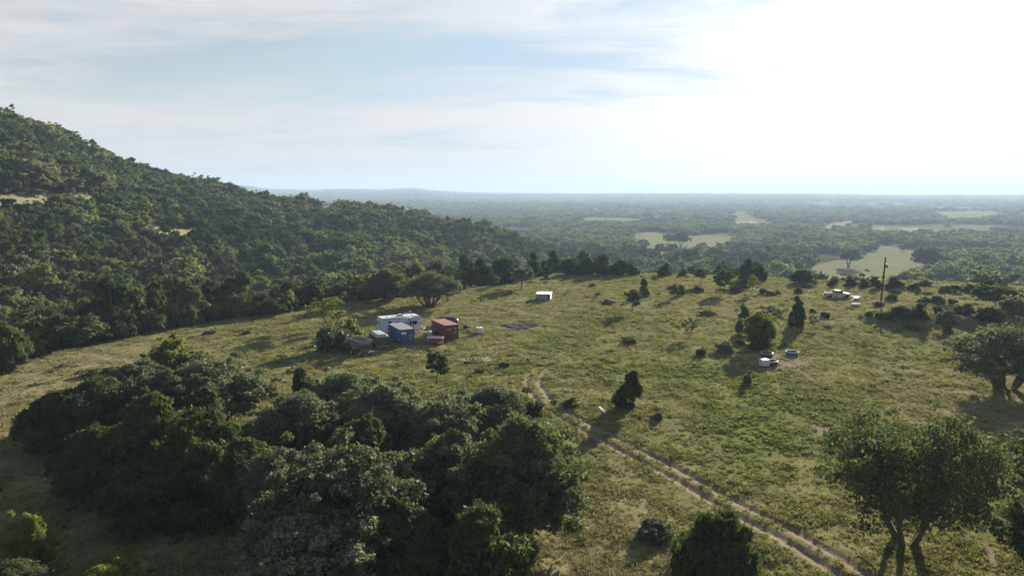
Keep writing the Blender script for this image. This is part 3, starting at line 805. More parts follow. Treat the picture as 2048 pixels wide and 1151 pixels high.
BUSHES = [
    ('bush0', 672, 700, 96, 52, 'large dark bush left of the grain wagon', 'oakg'),
    ('bush1', 700, 672, 60, 34, 'yellow green bush behind the large dark one', 'yel'),
    ('bush1', 1143, 811, 40, 16, 'low dark bush inside the bend of the wheel track', 'oakg'),
    ('bush2', 1308, 1072, 90, 30, 'grey green wispy bush at the bottom right of the grove', 'oak'),
    ('bush3', 1402, 712, 26, 17, 'small dark bush below the airy two stemmed tree', 'oakg'),
    ('bush0', 1448, 703, 44, 22, 'low olive bush left of the vine draped clump', 'oak'),
    ('bush1', 1496, 770, 22, 28, 'dark weed clump in the shade below the white tank', 'oakg'),
    ('bush2', 1316, 838, 26, 14, 'small flat bush right of the lone juniper', 'oakg'),
    ('bush3', 1260, 686, 32, 12, 'low green bush in the middle of the meadow', 'oakg'),
    ('bush0', 1415, 630, 40, 10, 'flat dark bush in the shadow below the round topped tree', 'oakg'),
    ('bush1', 1185, 573, 14, 7, 'tiny brown bush near the far hedge', 'brush'),
    ('bush2', 1130, 560, 8, 7, 'tiny dark bush at the upper left of the meadow', 'oakg'),
    ('bush3', 1092, 556, 12, 8, 'small dark bush near the leaning oak', 'oakg'),
    ('bush0', 1470, 584, 26, 14, 'low brush under the round topped tree', 'brush'),
    ('bush1', 1395, 583, 24, 12, 'dark brush behind the small leaning tree', 'brush'),
    ('bush2', 1362, 590, 18, 20, 'dry brown bush right of the small leaning tree', 'brush'),
    ('bush3', 1527, 588, 18, 12, 'round bush right of the slender pale tree', 'oakg'),
    ('bush0', 1541, 590, 22, 9, 'flat bush beside the round one near the slender tree', 'oakg'),
    ('bush1', 1555, 588, 14, 8, 'third little bush right of the slender tree', 'oakg'),
    ('bush2', 1596, 586, 20, 10, 'bush left of the pickup', 'oakg'),
    ('bush3', 1612, 574, 30, 10, 'pale bush in front of the flat topped juniper', 'oak'),
    ('bush0', 1483, 577, 30, 22, 'brown brush below the tall dark juniper', 'brush'),
    ('bush1', 1757, 612, 30, 9, 'dark brush around the foot of the utility pole', 'brush'),
    ('bush2', 1782, 600, 26, 12, 'small bush right of the foot of the utility pole', 'oakg'),
    ('bush3', 1793, 586, 22, 9, 'flat green bush behind the pole foot', 'oakg'),
    ('bush0', 1834, 588, 12, 9, 'tiny round bush on the upper right meadow', 'oakg'),
    ('bush1', 1850, 605, 26, 12, 'dark bush left of the little tree above the bank', 'oakg'),
    ('bush2', 1873, 606, 34, 14, 'wide dark bush under the little tree above the bank', 'oakg'),
    ('bush3', 1905, 607, 20, 10, 'bush right of the little tree above the bank', 'oakg'),
    ('bush0', 1738, 634, 18, 14, 'round dark bush on the left part of the bank', 'oakg'),
    ('bush1', 1835, 640, 52, 32, 'large dark bush against the bank', 'brush'),
    ('bush2', 1800, 632, 44, 20, 'dark brush on the bank below the pole', 'brush'),
    ('bush3', 1768, 640, 40, 16, 'scrub at the foot of the bank left of the round tree', 'brush'),
    ('bush0', 1885, 628, 46, 16, 'grey scrub along the bank above the flat topped tree', 'brush'),
    ('bush1', 1930, 628, 50, 20, 'greyish scrub along the middle of the bank', 'brush'),
    ('bush2', 1975, 640, 54, 26, 'dark scrub on the bank under the green loose oak', 'brush'),
    ('bush3', 1650, 634, 22, 11, 'brown tuft left end of the bank', 'brush'),
    ('bush0', 1625, 625, 14, 9, 'small bush right of the upright dark tree', 'oakg'),
    ('bush1', 1820, 659, 36, 14, 'dark low bush beneath the small round tree at the bank', 'oakg'),
    ('bush2', 1895, 667, 22, 18, 'dark bush at the foot of the flat topped small tree', 'oakg'),
    ('bush3', 2032, 657, 20, 12, 'bush at the foot of the pale grey tree', 'oakg'),
    ('bush0', 1655, 657, 18, 7, 'low tuft in the green grass right of the tall trees', 'oakg'),
    ('bush1', 1275, 609, 16, 9, 'dark undergrowth beside the slim juniper', 'brush'),
    ('bush2', 1480, 690, 22, 10, 'grass clump between the narrow juniper and the vine draped tree', 'oakg'),
    ('bush3', 186, 752, 44, 13, 'grey dome of dead brush beside the left grove', 'brush'),
    ('bush0', 420, 668, 30, 8, 'flat dark bush on the left part of the meadow', 'brush'),
    ('bush1', 495, 668, 18, 7, 'small flat bush right of the other on the left meadow', 'brush'),
    ('bush2', 1010, 734, 26, 10, 'weed clump below the metal frame', 'oakg'),
    ('bush3', 960, 745, 24, 9, 'low weed clump left below the metal frame', 'oakg'),
    ('bush0', 1195, 590, 12, 5, 'tiny dark tuft on the upper meadow', 'brush'),
    ('bush1', 1215, 607, 30, 8, 'flat brush tuft left of the bushy mid meadow tree', 'brush'),
]
for k_, a, b, w_, h_, lab, m_ in BUSHES:
    pl('bush', k_, 'bush', a, b, w_ * 1.0, h_ * 1.15, lab, m_, trunk=False)
# lone trees of the valley fields
VALLEY = [
    (1697, 534, 42, 38, 'lone round oak in the pale valley field'),
    (1848, 545, 50, 52, 'large oak at the right side of the valley field'),
    (1852, 524, 18, 22, 'small oak beside the sandy farm lane'),
    (1254, 497, 16, 14, 'small round oak at the left of the middle valley field'),
    (1284, 497, 28, 20, 'flat topped oak in the middle valley field'),
    (1336, 488, 20, 20, 'left oak of the group in the middle valley field'),
    (1362, 494, 32, 30, 'tall oak of the group in the middle valley field'),
    (1344, 514, 30, 26, 'dark oak in front of the group in the middle valley field'),
    (1320, 510, 26, 24, 'airy oak left of the dark one in the valley field'),
    (1402, 509, 30, 22, 'oak at the right end of the valley group'),
    (1370, 516, 28, 18, 'low oak between the dark one and the right end one'),
    (1302, 449, 16, 14, 'left small oak between the two pale fields'),
    (1324, 450, 26, 14, 'wide small oak between the two pale fields'),
    (1750, 502, 12, 10, 'small tree at the far end of the right valley field'),
    (1805, 502, 10, 9, 'tiny tree at the far right corner of the valley field'),
]
for i, (a, b, w_, h_, lab) in enumerate(VALLEY):
    pl('oak_tree', f'moak{i % 3}' if w_ > 30 else f'wo{i % 4}', 'oak', a, b, w_, h_, lab, 'oakg', group='oaks of the valley fields')
# ---------------------------------------------------------------- stuff scattered with geometry nodes
def scatter(name, protos, pos, rot, scl, idx, label):
    """ONE stuff object: points carrying instances"""
    col = bpy.data.collections.new(name + '_kinds')
    for i, me in enumerate(protos):
        o = bpy.data.objects.new(f'{name}_{i:02d}', me); col.objects.link(o)
    me = bpy.data.meshes.new(name)
    pos = np.asarray(pos, np.float32)
    me.vertices.add(len(pos)); me.vertices.foreach_set('co', pos.ravel())
    for nm, ty, arr in (('rot', 'FLOAT_VECTOR', rot), ('scl', 'FLOAT_VECTOR', scl), ('idx', 'INT', idx)):
        at = me.attributes.new(nm, ty, 'POINT')
        at.data.foreach_set('vector' if ty != 'INT' else 'value', np.asarray(arr, np.float32 if ty != 'INT' else np.int32).ravel())
    g = bpy.data.node_groups.new(name, 'GeometryNodeTree')
    g.interface.new_socket('Geometry', in_out='INPUT', socket_type='NodeSocketGeometry')
    g.interface.new_socket('Geometry', in_out='OUTPUT', socket_type='NodeSocketGeometry')
    gi = g.nodes.new('NodeGroupInput'); go = g.nodes.new('NodeGroupOutput')
    iop = g.nodes.new('GeometryNodeInstanceOnPoints'); iop.inputs['Pick Instance'].default_value = True
    ci = g.nodes.new('GeometryNodeCollectionInfo'); ci.inputs['Collection'].default_value = col
    ci.inputs['Separate Children'].default_value = True; ci.inputs['Reset Children'].default_value = True
    g.links.new(gi.outputs[0], iop.inputs['Points']); g.links.new(ci.outputs[0], iop.inputs['Instance'])
    for nm, dt, so in (('rot', 'FLOAT_VECTOR', 'Rotation'), ('scl', 'FLOAT_VECTOR', 'Scale'), ('idx', 'INT', 'Instance Index')):
        na = g.nodes.new('GeometryNodeInputNamedAttribute'); na.data_type = dt; na.inputs['Name'].default_value = nm
        g.links.new(na.outputs[0], iop.inputs[so])
    g.links.new(iop.outputs[0], go.inputs[0])
    o = bpy.data.objects.new(name, me); COL.objects.link(o)
    md = o.modifiers.new('scatter', 'NODES'); md.node_group = g
    tag(o, label, kind='stuff')
    print(name, len(pos))
    return o

def joined(key, mats=None):
    cm, tm, W_, H_, dm = PROTO[key]
    if key + '_j' in bpy.data.meshes: return bpy.data.meshes[key + '_j']
    def get(me):
        v = np.empty(len(me.vertices) * 3, np.float32); me.vertices.foreach_get('co', v)
        f = np.empty(len(me.loops), np.int32); me.loops.foreach_get('vertex_index', f)
        return v.reshape(-1, 3), f.reshape(-1, 4)
    v1, f1 = get(cm); v2, f2 = get(tm)
    me = new_mesh(key + '_j', np.concatenate([v1, v2]), np.concatenate([f1, f2 + len(v1)]), (M[dm], M['bark']), midx=np.concatenate([np.zeros(len(f1)), np.ones(len(f2))]))
    return me

def jgrid(x0, x1, y0, y1, s, rng):
    xs = np.arange(x0, x1, s); ys = np.arange(y0, y1, s)
    X, Y = np.meshgrid(xs, ys); X[1::2] += s / 2
    X = X + rng.uniform(-.42, .42, X.shape) * s; Y = Y + rng.uniform(-.42, .42, Y.shape) * s
    return X.ravel(), Y.ravel()
def edge_r(x, y):
    r = np.hypot(x, y); yy = np.maximum(y, r * 0.30)
    px = np.clip(1024 + F * x / yy, -1500, 3600)
    return r, px, np.interp(px, E_PX, E_R)

def build_woods():
    rng = np.random.default_rng(77)
    # --- hillside and slopes within 640 m
    X, Y = jgrid(-620, 520, 60, 640, 4.6, rng)
    r, pa, re = edge_r(X, Y)
    az = np.degrees(np.arctan2(X, Y))
    keep = (np.abs(az) < 46) & (r < 640)
    gap = np.where(pa < 1090, 3.0, np.interp(pa, [1090, 1150, 1300, 2048], [3, 26, 52, 58]))
    keep &= r > re + gap
    X, Y, r, pa, re = (q[keep] for q in (X, Y, r, pa, re))
    Z = ground(X, Y); PX, PY = to_px(X, Y, Z)
    ok = np.ones(len(X), bool)
    for P in FIELDS + TANS:
        grown = in_poly(PX, PY, P) | in_poly(PX, PY - 4, P)
        ok &= ~(grown & (r > 230))
    for P in HILLC:
        ok &= ~((in_poly(PX, PY, P) | in_poly(PX, PY - 7, P) | in_poly(PX, PY - 14, P)) & (rng.uniform(size=len(X)) < 0.94))
    th = fbm(X, Y, 45.0, 3, 91)
    onplain = (pa > 1150)
    ok &= ~(onplain & (rng.uniform(size=len(X)) < 0.58))          # larger oaks further apart
    ok &= ~(onplain & (th < 0.36))
    ok &= ~(~onplain & (th < 0.24) & (rng.uniform(size=len(X)) < 0.6))
    X, Y, Z, r, pa, PX, PY = (q[ok] for q in (X, Y, Z, r, pa, PX, PY))
    n = len(X)
    jm = fbm(X, Y, 60.0, 2, 93) + rng.normal(0, 0.16, n)
    isj = jm > 0.50
    size = np.clip(np.exp(rng.normal(0.02, 0.30, n)), 0.45, 1.75) * (0.8 + 0.5 * fbm(X, Y, 30.0, 2, 97)) * np.where(pa > 1150, 1.35, 1.0)
    near_edge = (r - np.interp(pa, E_PX, E_R)) < 14
    wdt = np.where(isj, 5.6, 7.8) * size
    hgt = np.where(isj, 5.2, 5.4) * size * rng.uniform(.85, 1.15, n)
    vis = (PX > -60) & (PX < 2110) & (r < 640)
    key = np.where(vis, r, 1e9)
    indiv = np.zeros(n, bool)
    for sel, cap in ((isj, 215), (~isj, 175)):
        ii = np.where(sel)[0]; ii = ii[np.argsort(key[ii])][:cap]
        indiv[ii] = key[ii] < 1e8
    for i in np.where(indiv)[0]:
        j = bool(isj[i])
        left = PX[i] < 1100
        side = 'left' if PX[i] < 420 else ('middle' if PX[i] < 820 else 'right')
        if left:
            row = ('in the front row of the wood', 'in the second row of the wood', 'deeper inside the wood')[min(2, int((r[i] - np.interp(pa[i], E_PX, E_R)) / 11))]
            where = ('at the left frame edge', 'above the left edge junipers', 'left of the dead brush', 'above the left grove', 'left of the open yellow tree', 'behind the open yellow tree', 'behind the white trailer', 'behind the wide live oak', 'beside the leaning oak')[int(np.searchsorted([60, 150, 260, 380, 520, 680, 800, 930], PX[i]))]
            lab = ('dark juniper ' if j else 'bushy green oak ') + row + ' ' + where
        elif False:
            lab = {('left', True): 'dark juniper in the wood edging the meadow on the left',
                   ('middle', True): 'dark juniper in the wood behind the white trailer',
                   ('right', True): 'dark juniper in the wood behind the low pale shed',
                   ('left', False): 'bushy green oak in the wood edging the meadow on the left',
                   ('middle', False): 'bushy green oak in the wood behind the white trailer',
                   ('right', False): 'bushy green oak in the wood behind the low pale shed'}[(side, j)]
        else:
            lab = 'dark rounded tree on the slope beyond the far meadow edge' if j else 'broad oak on the slope beyond the far meadow edge'
        k = f'wj{i % 3}' if j else f'wo{i % 4}'
        plant('juniper_tree' if j else 'oak_tree', k, lab, 'juniper' if j else 'oak', X[i], Y[i], wdt[i], hgt[i], group=('junipers' if j else 'oaks') + lab.replace('dark juniper', '').replace('bushy green oak', '').replace('dark rounded tree', '').replace('broad oak', ''))
    rest = ~indiv
    protos = [joined(f'wo{i}') for i in range(4)] + [joined(f'wj{i}') for i in range(3)]
    idx = np.where(isj, 4 + rng.integers(0, 3, n), rng.integers(0, 4, n))
    W0 = np.where(isj, 5.0, 7.0); H0 = np.where(isj, 5.2, 5.6)
    scl = np.stack([wdt / W0, wdt / W0, hgt / H0], 1)
    rot = np.stack([np.zeros(n), np.zeros(n), rng.uniform(0, 6.28, n)], 1)
    pos = np.stack([X, Y, Z - 0.1], 1)
    scatter('hillside_woodland', protos, pos[rest], rot[rest], scl[rest], idx[rest], 'dense wood of oak and juniper covering the hill and slopes')
    # --- far plain
    PXs = []; 
    P_, S_, I_, Rr = [], [], [], []
    for (r0, r1, s, sc) in ((640, 1300, 9.5, 1.15), (1300, 2600, 17, 1.8), (2600, 4600, 32, 3.1), (4600, 8200, 62, 5.4)):
        hw = r1 * 0.80
        X, Y = jgrid(-hw, hw, r0 * 0.72, r1, s, rng)
        r = np.hypot(X, Y); az = np.degrees(np.arctan2(X, Y))
        k = (r >= r0) & (r < r1) & (np.abs(az) < 39.5)
        X, Y, r = X[k], Y[k], r[k]
        d_, l_, y_, w_, fld, tn = masks(X, Y)
        th = fbm(X, Y, s * 7, 3, 95)
        k = (np.maximum(fld, tn) < 0.5) & (th > 0.41)
        Z = ground(X, Y); PX, PY = to_px(X, Y, Z)
        for P in FIELDS[:2]:
            k &= ~in_poly(PX, PY - 5, P)
        # hidden behind the hill: leave out
        sil = np.interp(PX, S_PX, S_PY, right=1e4)
        k &= (PY < sil + 12) | (PX > 1160)
        X, Y, Z = X[k], Y[k], Z[k]; n = len(X)
        q = rng.uniform(0.7, 1.3, n) * sc
        P_.append(np.stack([X, Y, Z - 0.3], 1)); S_.append(np.stack([q, q, (q ** 0.55) * rng.uniform(.8, 1.15, n)], 1)); I_.append(rng.integers(0, 4, n)); Rr.append(np.stack([np.zeros(n), np.zeros(n), rng.uniform(0, 6.28, n)], 1))
    scatter('far_woodland', [joined(f'fo{i}') for i in range(4)], np.concatenate(P_), np.concatenate(Rr), np.concatenate(S_), np.concatenate(I_), 'oak and juniper woodland spreading over the hazy plain')
build_woods()

# ---------------------------------------------------------------- grass
def grass_material(name, c1, c2, transl=0.28):
    return leaf_material(name, c1, c2, 0.16, transl, gl=0.0, tc=(1.0, 1.05, 0.8))
M['g_dry'] = grass_material('dry_grass', (0.225, 0.202, 0.108), (0.330, 0.290, 0.165))
M['g_oli'] = grass_material('olive_grass', (0.190, 0.186, 0.076), (0.285, 0.268, 0.122))
M['g_grn'] = grass_material('green_weeds', (0.148, 0.174, 0.052), (0.232, 0.250, 0.090), 0.3)
M['g_drk'] = grass_material('dark_weeds', (0.040, 0.052, 0.020), (0.075, 0.085, 0.035), 0.25)
def tuft(seed, m, n=26, rad=0.24, ln=0.25, wid=0.035, lean=0.95):
    rng = np.random.default_rng(seed)
    a = rng.uniform(0, 6.28, n); q = rng.uniform(0, 1, n) ** 0.5 * rad
    b = np.stack([np.cos(a) * q, np.sin(a) * q, np.full(n, -0.02)], 1)
    a2 = a + rng.normal(0, 0.5, n); le = rng.uniform(0.1, lean, n)
    l = ln * rng.uniform(0.5, 1.2, n)
    tip = b + np.stack([np.cos(a2) * np.sin(le) * l, np.sin(a2) * np.sin(le) * l, np.cos(le) * l], 1)
    s = np.stack([-np.sin(a2 + rng.normal(0, .8, n)), np.cos(a2), np.zeros(n)], 1) * wid
    v = np.stack([b - s, b + s, tip + s * 0.3, tip - s * 0.3], 1).reshape(-1, 3)
    return new_mesh(f'tuft{seed}', v, np.arange(4 * n).reshape(n, 4), (M[m],))
def weed(seed, m, n=30, rad=0.34, h=0.26, leaf=0.13):
    global RNG
    RNG = np.random.default_rng(seed)
    d = RNG.normal(size=(n, 3)); d[:, 2] = np.abs(d[:, 2]); d /= np.linalg.norm(d, axis=1, keepdims=True)
    q = RNG.uniform(0.35, 1, n)[:, None]
    c = d * q * np.array([rad, rad, h])
    v, f = quads(c, d + RNG.normal(size=(n, 3)) * 0.6, np.full(n, leaf), 1.3)
    return new_mesh(f'weed{seed}', v, f, (M[m],))
def build_grass():
    rng = np.random.default_rng(5)
    protos = [tuft(1, 'g_dry'), tuft(2, 'g_dry', 22, .24, .30), tuft(3, 'g_oli'), tuft(4, 'g_oli', 24, .25, .3), weed(5, 'g_grn'), weed(6, 'g_grn', 34, .4, .3, .15), weed(7, 'g_oli', 26, .3, .2, .12), weed(8, 'g_drk', 30, .4, .28, .15)]
    P_, R_, S_, I_ = [], [], [], []
    for (r0, r1, s) in ((34, 62, 0.28), (62, 95, 0.35), (95, 140, 0.50), (140, 225, 0.74)):
        X, Y = jgrid(-r1 * 0.80, r1 * 0.80, r0 * 0.6, r1, s, rng)
        r, pa, re = edge_r(X, Y); az = np.degrees(np.arctan2(X, Y))
        k = (r >= r0) & (r < r1) & (np.abs(az) < 51) & (r < re + 3)
        X, Y = X[k], Y[k]
        dirt, lush, dry, wood, fl, tn = masks(X, Y)
        clump = fbm(X, Y, 2.4, 3, 71) ; patch = fbm(X, Y, 9.0, 2, 72)
        prob = np.clip(0.55 + 2.4 * (clump - 0.42), 0.22, 1) * np.clip(1.2 - 2.3 * dirt, 0, 1)
        k = rng.uniform(size=len(X)) < prob
        X, Y, dirt, lush, dry, clump, patch = (q[k] for q in (X, Y, dirt, lush, dry, clump, patch))
        n = len(X); u = rng.uniform(size=n)
        g = np.clip(lush * 0.80 + (patch - 0.5) * 0.7 - dry * .3, 0, 1)
        idx = np.where(u < g, rng.integers(4, 6, n), np.where(rng.uniform(size=n) < 0.16 + dry * 0.55 + 0.5 * np.clip(patch - .45, 0, 1), rng.integers(0, 2, n), np.array([2, 3, 6])[rng.integers(0, 3, n)]))
        dk = (rng.uniform(size=n) < 0.022) & (clump > 0.52)
        idx = np.where(dk, 7, idx)
        q = np.clip(np.exp(rng.normal(-0.10, 0.28, n)), .45, 1.8) * (0.65 + 0.9 * np.clip(clump - 0.3, 0, 1)) * (s / 0.42) ** 0.55 * (1.0 + 0.35 * g) * np.where(dk, 1.25, 1.0)
        P_.append(np.stack([X, Y, ground(X, Y)], 1)); S_.append(np.stack([q, q, q * rng.uniform(.6, 1.0, n)], 1)); I_.append(idx)
        R_.append(np.stack([rng.normal(0, .08, n), rng.normal(0, .08, n), rng.uniform(0, 6.28, n)], 1))
    scatter('meadow_grass', protos, np.concatenate(P_), np.concatenate(R_), np.concatenate(S_), np.concatenate(I_), 'tufts of grass and low weeds covering the meadow')
build_grass()
# ---------------------------------------------------------------- hard objects
class B:
    """collects shapes, then links them as one mesh object under a thing or part"""
    def __init__(s): s.v = []; s.f = []; s.sm = []
    def add(s, vs, fs, smooth=False):
        o = len(s.v); s.v += [tuple(q) for q in vs]; s.f += [[i + o for i in f] for f in fs]; s.sm += [smooth] * len(fs); return s
    def box(s, x0, x1, y0, y1, z0, z1):
        return s.add([(x, y, z) for z in (z0, z1) for x, y in ((x0, y0), (x1, y0), (x1, y1), (x0, y1))],
                     [(3, 2, 1, 0), (4, 5, 6, 7), (0, 1, 5, 4), (1, 2, 6, 5), (2, 3, 7, 6), (3, 0, 4, 7)])
    def taper(s, lo, z0, hi, z1):
        (a0, a1, b0, b1), (c0, c1, d0, d1) = lo, hi
        return s.add([(a0, b0, z0), (a1, b0, z0), (a1, b1, z0), (a0, b1, z0), (c0, d0, z1), (c1, d0, z1), (c1, d1, z1), (c0, d1, z1)],
                     [(3, 2, 1, 0), (4, 5, 6, 7), (0, 1, 5, 4), (1, 2, 6, 5), (2, 3, 7, 6), (3, 0, 4, 7)])
    def tube(s, a, b, r0, r1=None, n=10, smooth=True):
        r1 = r0 if r1 is None else r1
        a = Vector(a); b = Vector(b); d = (b - a).normalized()
        h = Vector((1, 0, 0)) if abs(d.x) < .8 else Vector((0, 1, 0))
        u = d.cross(h).normalized(); w = d.cross(u)
        vs = [p + (u * math.cos(k * 2 * math.pi / n) + w * math.sin(k * 2 * math.pi / n)) * r for p, r in ((a, r0), (b, r1)) for k in range(n)]
        s.add(vs, [(k, (k + 1) % n, n + (k + 1) % n, n + k) for k in range(n)], smooth)
        o = len(s.v) - 2 * n
        s.f += [[o + k for k in range(n)][::-1], [o + n + k for k in range(n)]]; s.sm += [False, False]
        return s
    def ring(s, c, R0, R1, z0, z1, n=28):
        """open tub wall: outer R0->R1 (bottom, top) with thickness"""
        vs = []
        for r, z in ((R0, z0), (R1, z1), (R1 - .05, z1), (R0 - .05, z0 + .05)):
            vs += [(c[0] + r * math.cos(k * 2 * math.pi / n), c[1] + r * math.sin(k * 2 * math.pi / n), z) for k in range(n)]
        fs = []
        for q in range(3):
            fs += [(q * n + k, q * n + (k + 1) % n, (q + 1) * n + (k + 1) % n, (q + 1) * n + k) for k in range(n)]
        return s.add(vs, fs, True)
    def torus(s, c, R_, r, n=30, m=8, sz=1.0):
        vs = [(c[0] + (R_ + r * math.cos(b)) * math.cos(a), c[1] + (R_ + r * math.cos(b)) * math.sin(a), c[2] + sz * r * math.sin(b))
              for a in (k * 2 * math.pi / n for k in range(n)) for b in (j * 2 * math.pi / m for j in range(m))]
        return s.add(vs, [(k * m + j, ((k + 1) % n) * m + j, ((k + 1) % n) * m + (j + 1) % m, k * m + (j + 1) % m) for k in range(n) for j in range(m)], True)
    def disc(s, c, r, n=28):
        return s.add([(c[0] + r * math.cos(k * 2 * math.pi / n), c[1] + r * math.sin(k * 2 * math.pi / n), c[2]) for k in range(n)], [tuple(range(n))])
    def prism(s, prof, y0, y1, axis='y'):
        """profile [(x,z)] extruded along y (or (y,z) along x)"""
        n = len(prof)
        P = (lambda a, b, t: (a, t, b)) if axis == 'y' else (lambda a, b, t: (t, a, b))
        vs = [P(a, b, y0) for a, b in prof] + [P(a, b, y1) for a, b in prof]
        return s.add(vs, [tuple(range(n)), tuple(range(2 * n - 1, n - 1, -1))] + [(k, n + k, n + (k + 1) % n, (k + 1) % n) for k in range(n)])
    def build(s, name, m, parent=None, bevel=0.0, label=None):
        me = bpy.data.meshes.new(name); me.from_pydata(s.v, [], s.f)
        me.polygons.foreach_set('use_smooth', s.sm); me.materials.append(m)
        bm = bmesh.new(); bm.from_mesh(me); bmesh.ops.recalc_face_normals(bm, faces=bm.faces)
        if bevel: bmesh.ops.bevel(bm, geom=bm.edges[:], offset=bevel, segments=2, affect='EDGES', clamp_overlap=True)
        bm.to_mesh(me); bm.free(); me.update()
        o = bpy.data.objects.new(name, me); COL.objects.link(o)
        if parent: o.parent = parent
        if label: o['label'] = label
        return o
def text(name, s, size, loc, rot, m, parent, sx=1.0):
    if s != 'M I N':      # marks too small to read in the photograph: rows of stroke-like blocks
        rg = random.Random(len(s) * 31 + int(size * 1000)); b = B(); rows = s.split('\n')
        for j, row in enumerate(rows):
            for i, ch in enumerate(row):
                if ch == ' ': continue
                x0 = (i - len(row) / 2) * size * .62; y0 = ((len(rows) - 1) / 2 - j) * size * 1.1 - size * .34
                b.box(x0, x0 + size * .13, y0, y0 + size * .68, 0, .004)
                k = rg.choice((0, .27, .54)); b.box(x0 + size * .14, x0 + size * .46, y0 + k * size, y0 + k * size + size * .13, 0, .004)
                if rg.random() < .6: b.box(x0 + size * .34, x0 + size * .46, y0 + size * (.14 if k == 0 else 0), y0 + size * (.68 if k == 0 else k - .01 if k else .5), 0, .0035)
        o = b.build(name, m, parent); o.location = loc; o.rotation_euler = rot; o.scale = (sx, 1, 1)
        return o
    c = bpy.data.curves.new(name, 'FONT'); c.body = s; c.size = size; c.extrude = 0.004; c.align_x = 'CENTER'; c.align_y = 'CENTER'; c.offset = size * 0.025
    c.materials.append(m)
    tmp = bpy.data.objects.new(name, c); COL.objects.link(tmp)
    bpy.context.view_layer.update()
    me = bpy.data.meshes.new_from_object(tmp.evaluated_get(bpy.context.evaluated_depsgraph_get()))
    bpy.data.objects.remove(tmp)
    o = bpy.data.objects.new(name, me); COL.objects.link(o); o.parent = parent; o.location = loc; o.rotation_euler = rot; o.scale = (sx, 1, 1)
    return o

K = {}
K['blue'] = mat('blue_paint', (0.020, 0.085, 0.230), 0.55, var=0.15, vscale=1.2, stain=(0.06, 0.08, 0.12))
K['blue_roof'] = mat('greyed_roof_paint', (0.30, 0.29, 0.32), 0.6, var=0.12, vscale=1.5, stain=(0.22, 0.20, 0.20))
K['red'] = mat('oxide_red_paint', (0.150, 0.032, 0.030), 0.6, var=0.15, vscale=1.2, stain=(0.10, 0.035, 0.025))
K['red_roof'] = mat('faded_red_roof', (0.36, 0.165, 0.145), 0.65, var=0.12, vscale=1.3, stain=(0.40, 0.19, 0.10))
K['white'] = mat('white_paint', (0.50, 0.51, 0.53), 0.6, spec=0.12, var=0.05, stain=(0.62, 0.61, 0.60))
K['rvside'] = mat('trailer_siding', (0.60, 0.62, 0.72), 0.4, var=0.05)
K['decal'] = mat('white_lettering', (0.72, 0.72, 0.74), 0.6, var=0.1, vscale=8)
K['dark'] = mat('dark_metal', (0.030, 0.032, 0.038), 0.5, var=0.2)
K['glass'] = mat('dark_glass', (0.012, 0.014, 0.02), 0.25, spec=0.15, var=0.0)
K['rubber'] = mat('black_rubber', (0.018, 0.018, 0.018), 0.85, var=0.2)
K['steel'] = mat('galvanised_steel', (0.24, 0.25, 0.27), 0.6, 0.15, var=0.1)
K['grey'] = mat('grey_weathered_steel', (0.20, 0.22, 0.25), 0.6, 0.2, var=0.18, stain=(0.12, 0.10, 0.09))
K['dgrey'] = mat('dark_grey_paint', (0.060, 0.066, 0.075), 0.5, 0.2, var=0.2)
K['pgrey'] = mat('pale_grey_roof', (0.38, 0.38, 0.38), 0.5, 0.1, var=0.15)
K['yellow'] = mat('yellow_rim', (0.62, 0.55, 0.22), 0.5)
K['brightred'] = mat('red_enamel', (0.34, 0.020, 0.030), 0.4, var=0.15)
K['tote'] = mat('translucent_white_plastic', (0.80, 0.78, 0.78), 0.45, var=0.03)
K['shedroof'] = mat('bleached_sheet', (0.78, 0.66, 0.62), 0.55, var=0.06, stain=(0.62, 0.45, 0.42))
K['shedwall'] = mat('grey_board_wall', (0.24, 0.25, 0.33), 0.7, var=0.12, vscale=2)
K['shedpale'] = mat('pale_board_wall', (0.66, 0.61, 0.62), 0.7, var=0.06, vscale=2)
K['wood'] = mat('pole_wood', (0.055, 0.045, 0.036), 0.9, var=0.25, vscale=5)
K['plank'] = mat('bleached_plank', (0.55, 0.47, 0.40), 0.8, var=0.15, vscale=4)
K['beige'] = mat('beige_car_paint', (0.42, 0.385, 0.365), 0.65, 0.0, spec=0.08, var=0.04)
K['poolblue'] = mat('pool_blue', (0.03, 0.12, 0.30), 0.4)
K['water'] = mat('still_water', (0.035, 0.045, 0.05), 0.05, spec=0.8, var=0.0)
K['tub'] = mat('black_poly', (0.028, 0.022, 0.026), 0.5)
K['tubrim'] = mat('sunbleached_rim', (0.42, 0.38, 0.36), 0.45)
K['stone'] = mat('pale_limestone', (0.42, 0.38, 0.33), 0.9, var=0.25, vscale=5)
K['rock'] = mat('burnt_rock', (0.055, 0.052, 0.060), 0.95, spec=0.05, var=0.4, vscale=4, stain=(0.12, 0.11, 0.12))
K['panelblue'] = mat('slate_blue_panel', (0.20, 0.24, 0.36), 0.6)

def frame28(cx, cy, deg=28):
    c, s = math.cos(R(deg)), math.sin(R(deg))
    return lambda a, b: (cx + a * c - b * s, cy + a * s + b * c)

def corrug(y0, y1, z0, z1, x, dirn, depth=0.036, pitch=0.28):
    """vertical corrugation of a side at x, pushed inwards"""
    b = B(); n = max(2, int(round((y1 - y0) / pitch))); p = (y1 - y0) / n
    pts = []
    for k in range(n):
        y = y0 + k * p
        pts += [(y, 0), (y + p * .26, 0), (y + p * .50, 1), (y + p * .76, 1)]
    pts.append((y1, 0))
    vs = [(x + dirn * depth * q, y, z) for z in (z0, z1) for y, q in pts]; m_ = len(pts)
    return b.add(vs, [(i, i + 1, m_ + i + 1, m_ + i) for i in range(m_ - 1)])

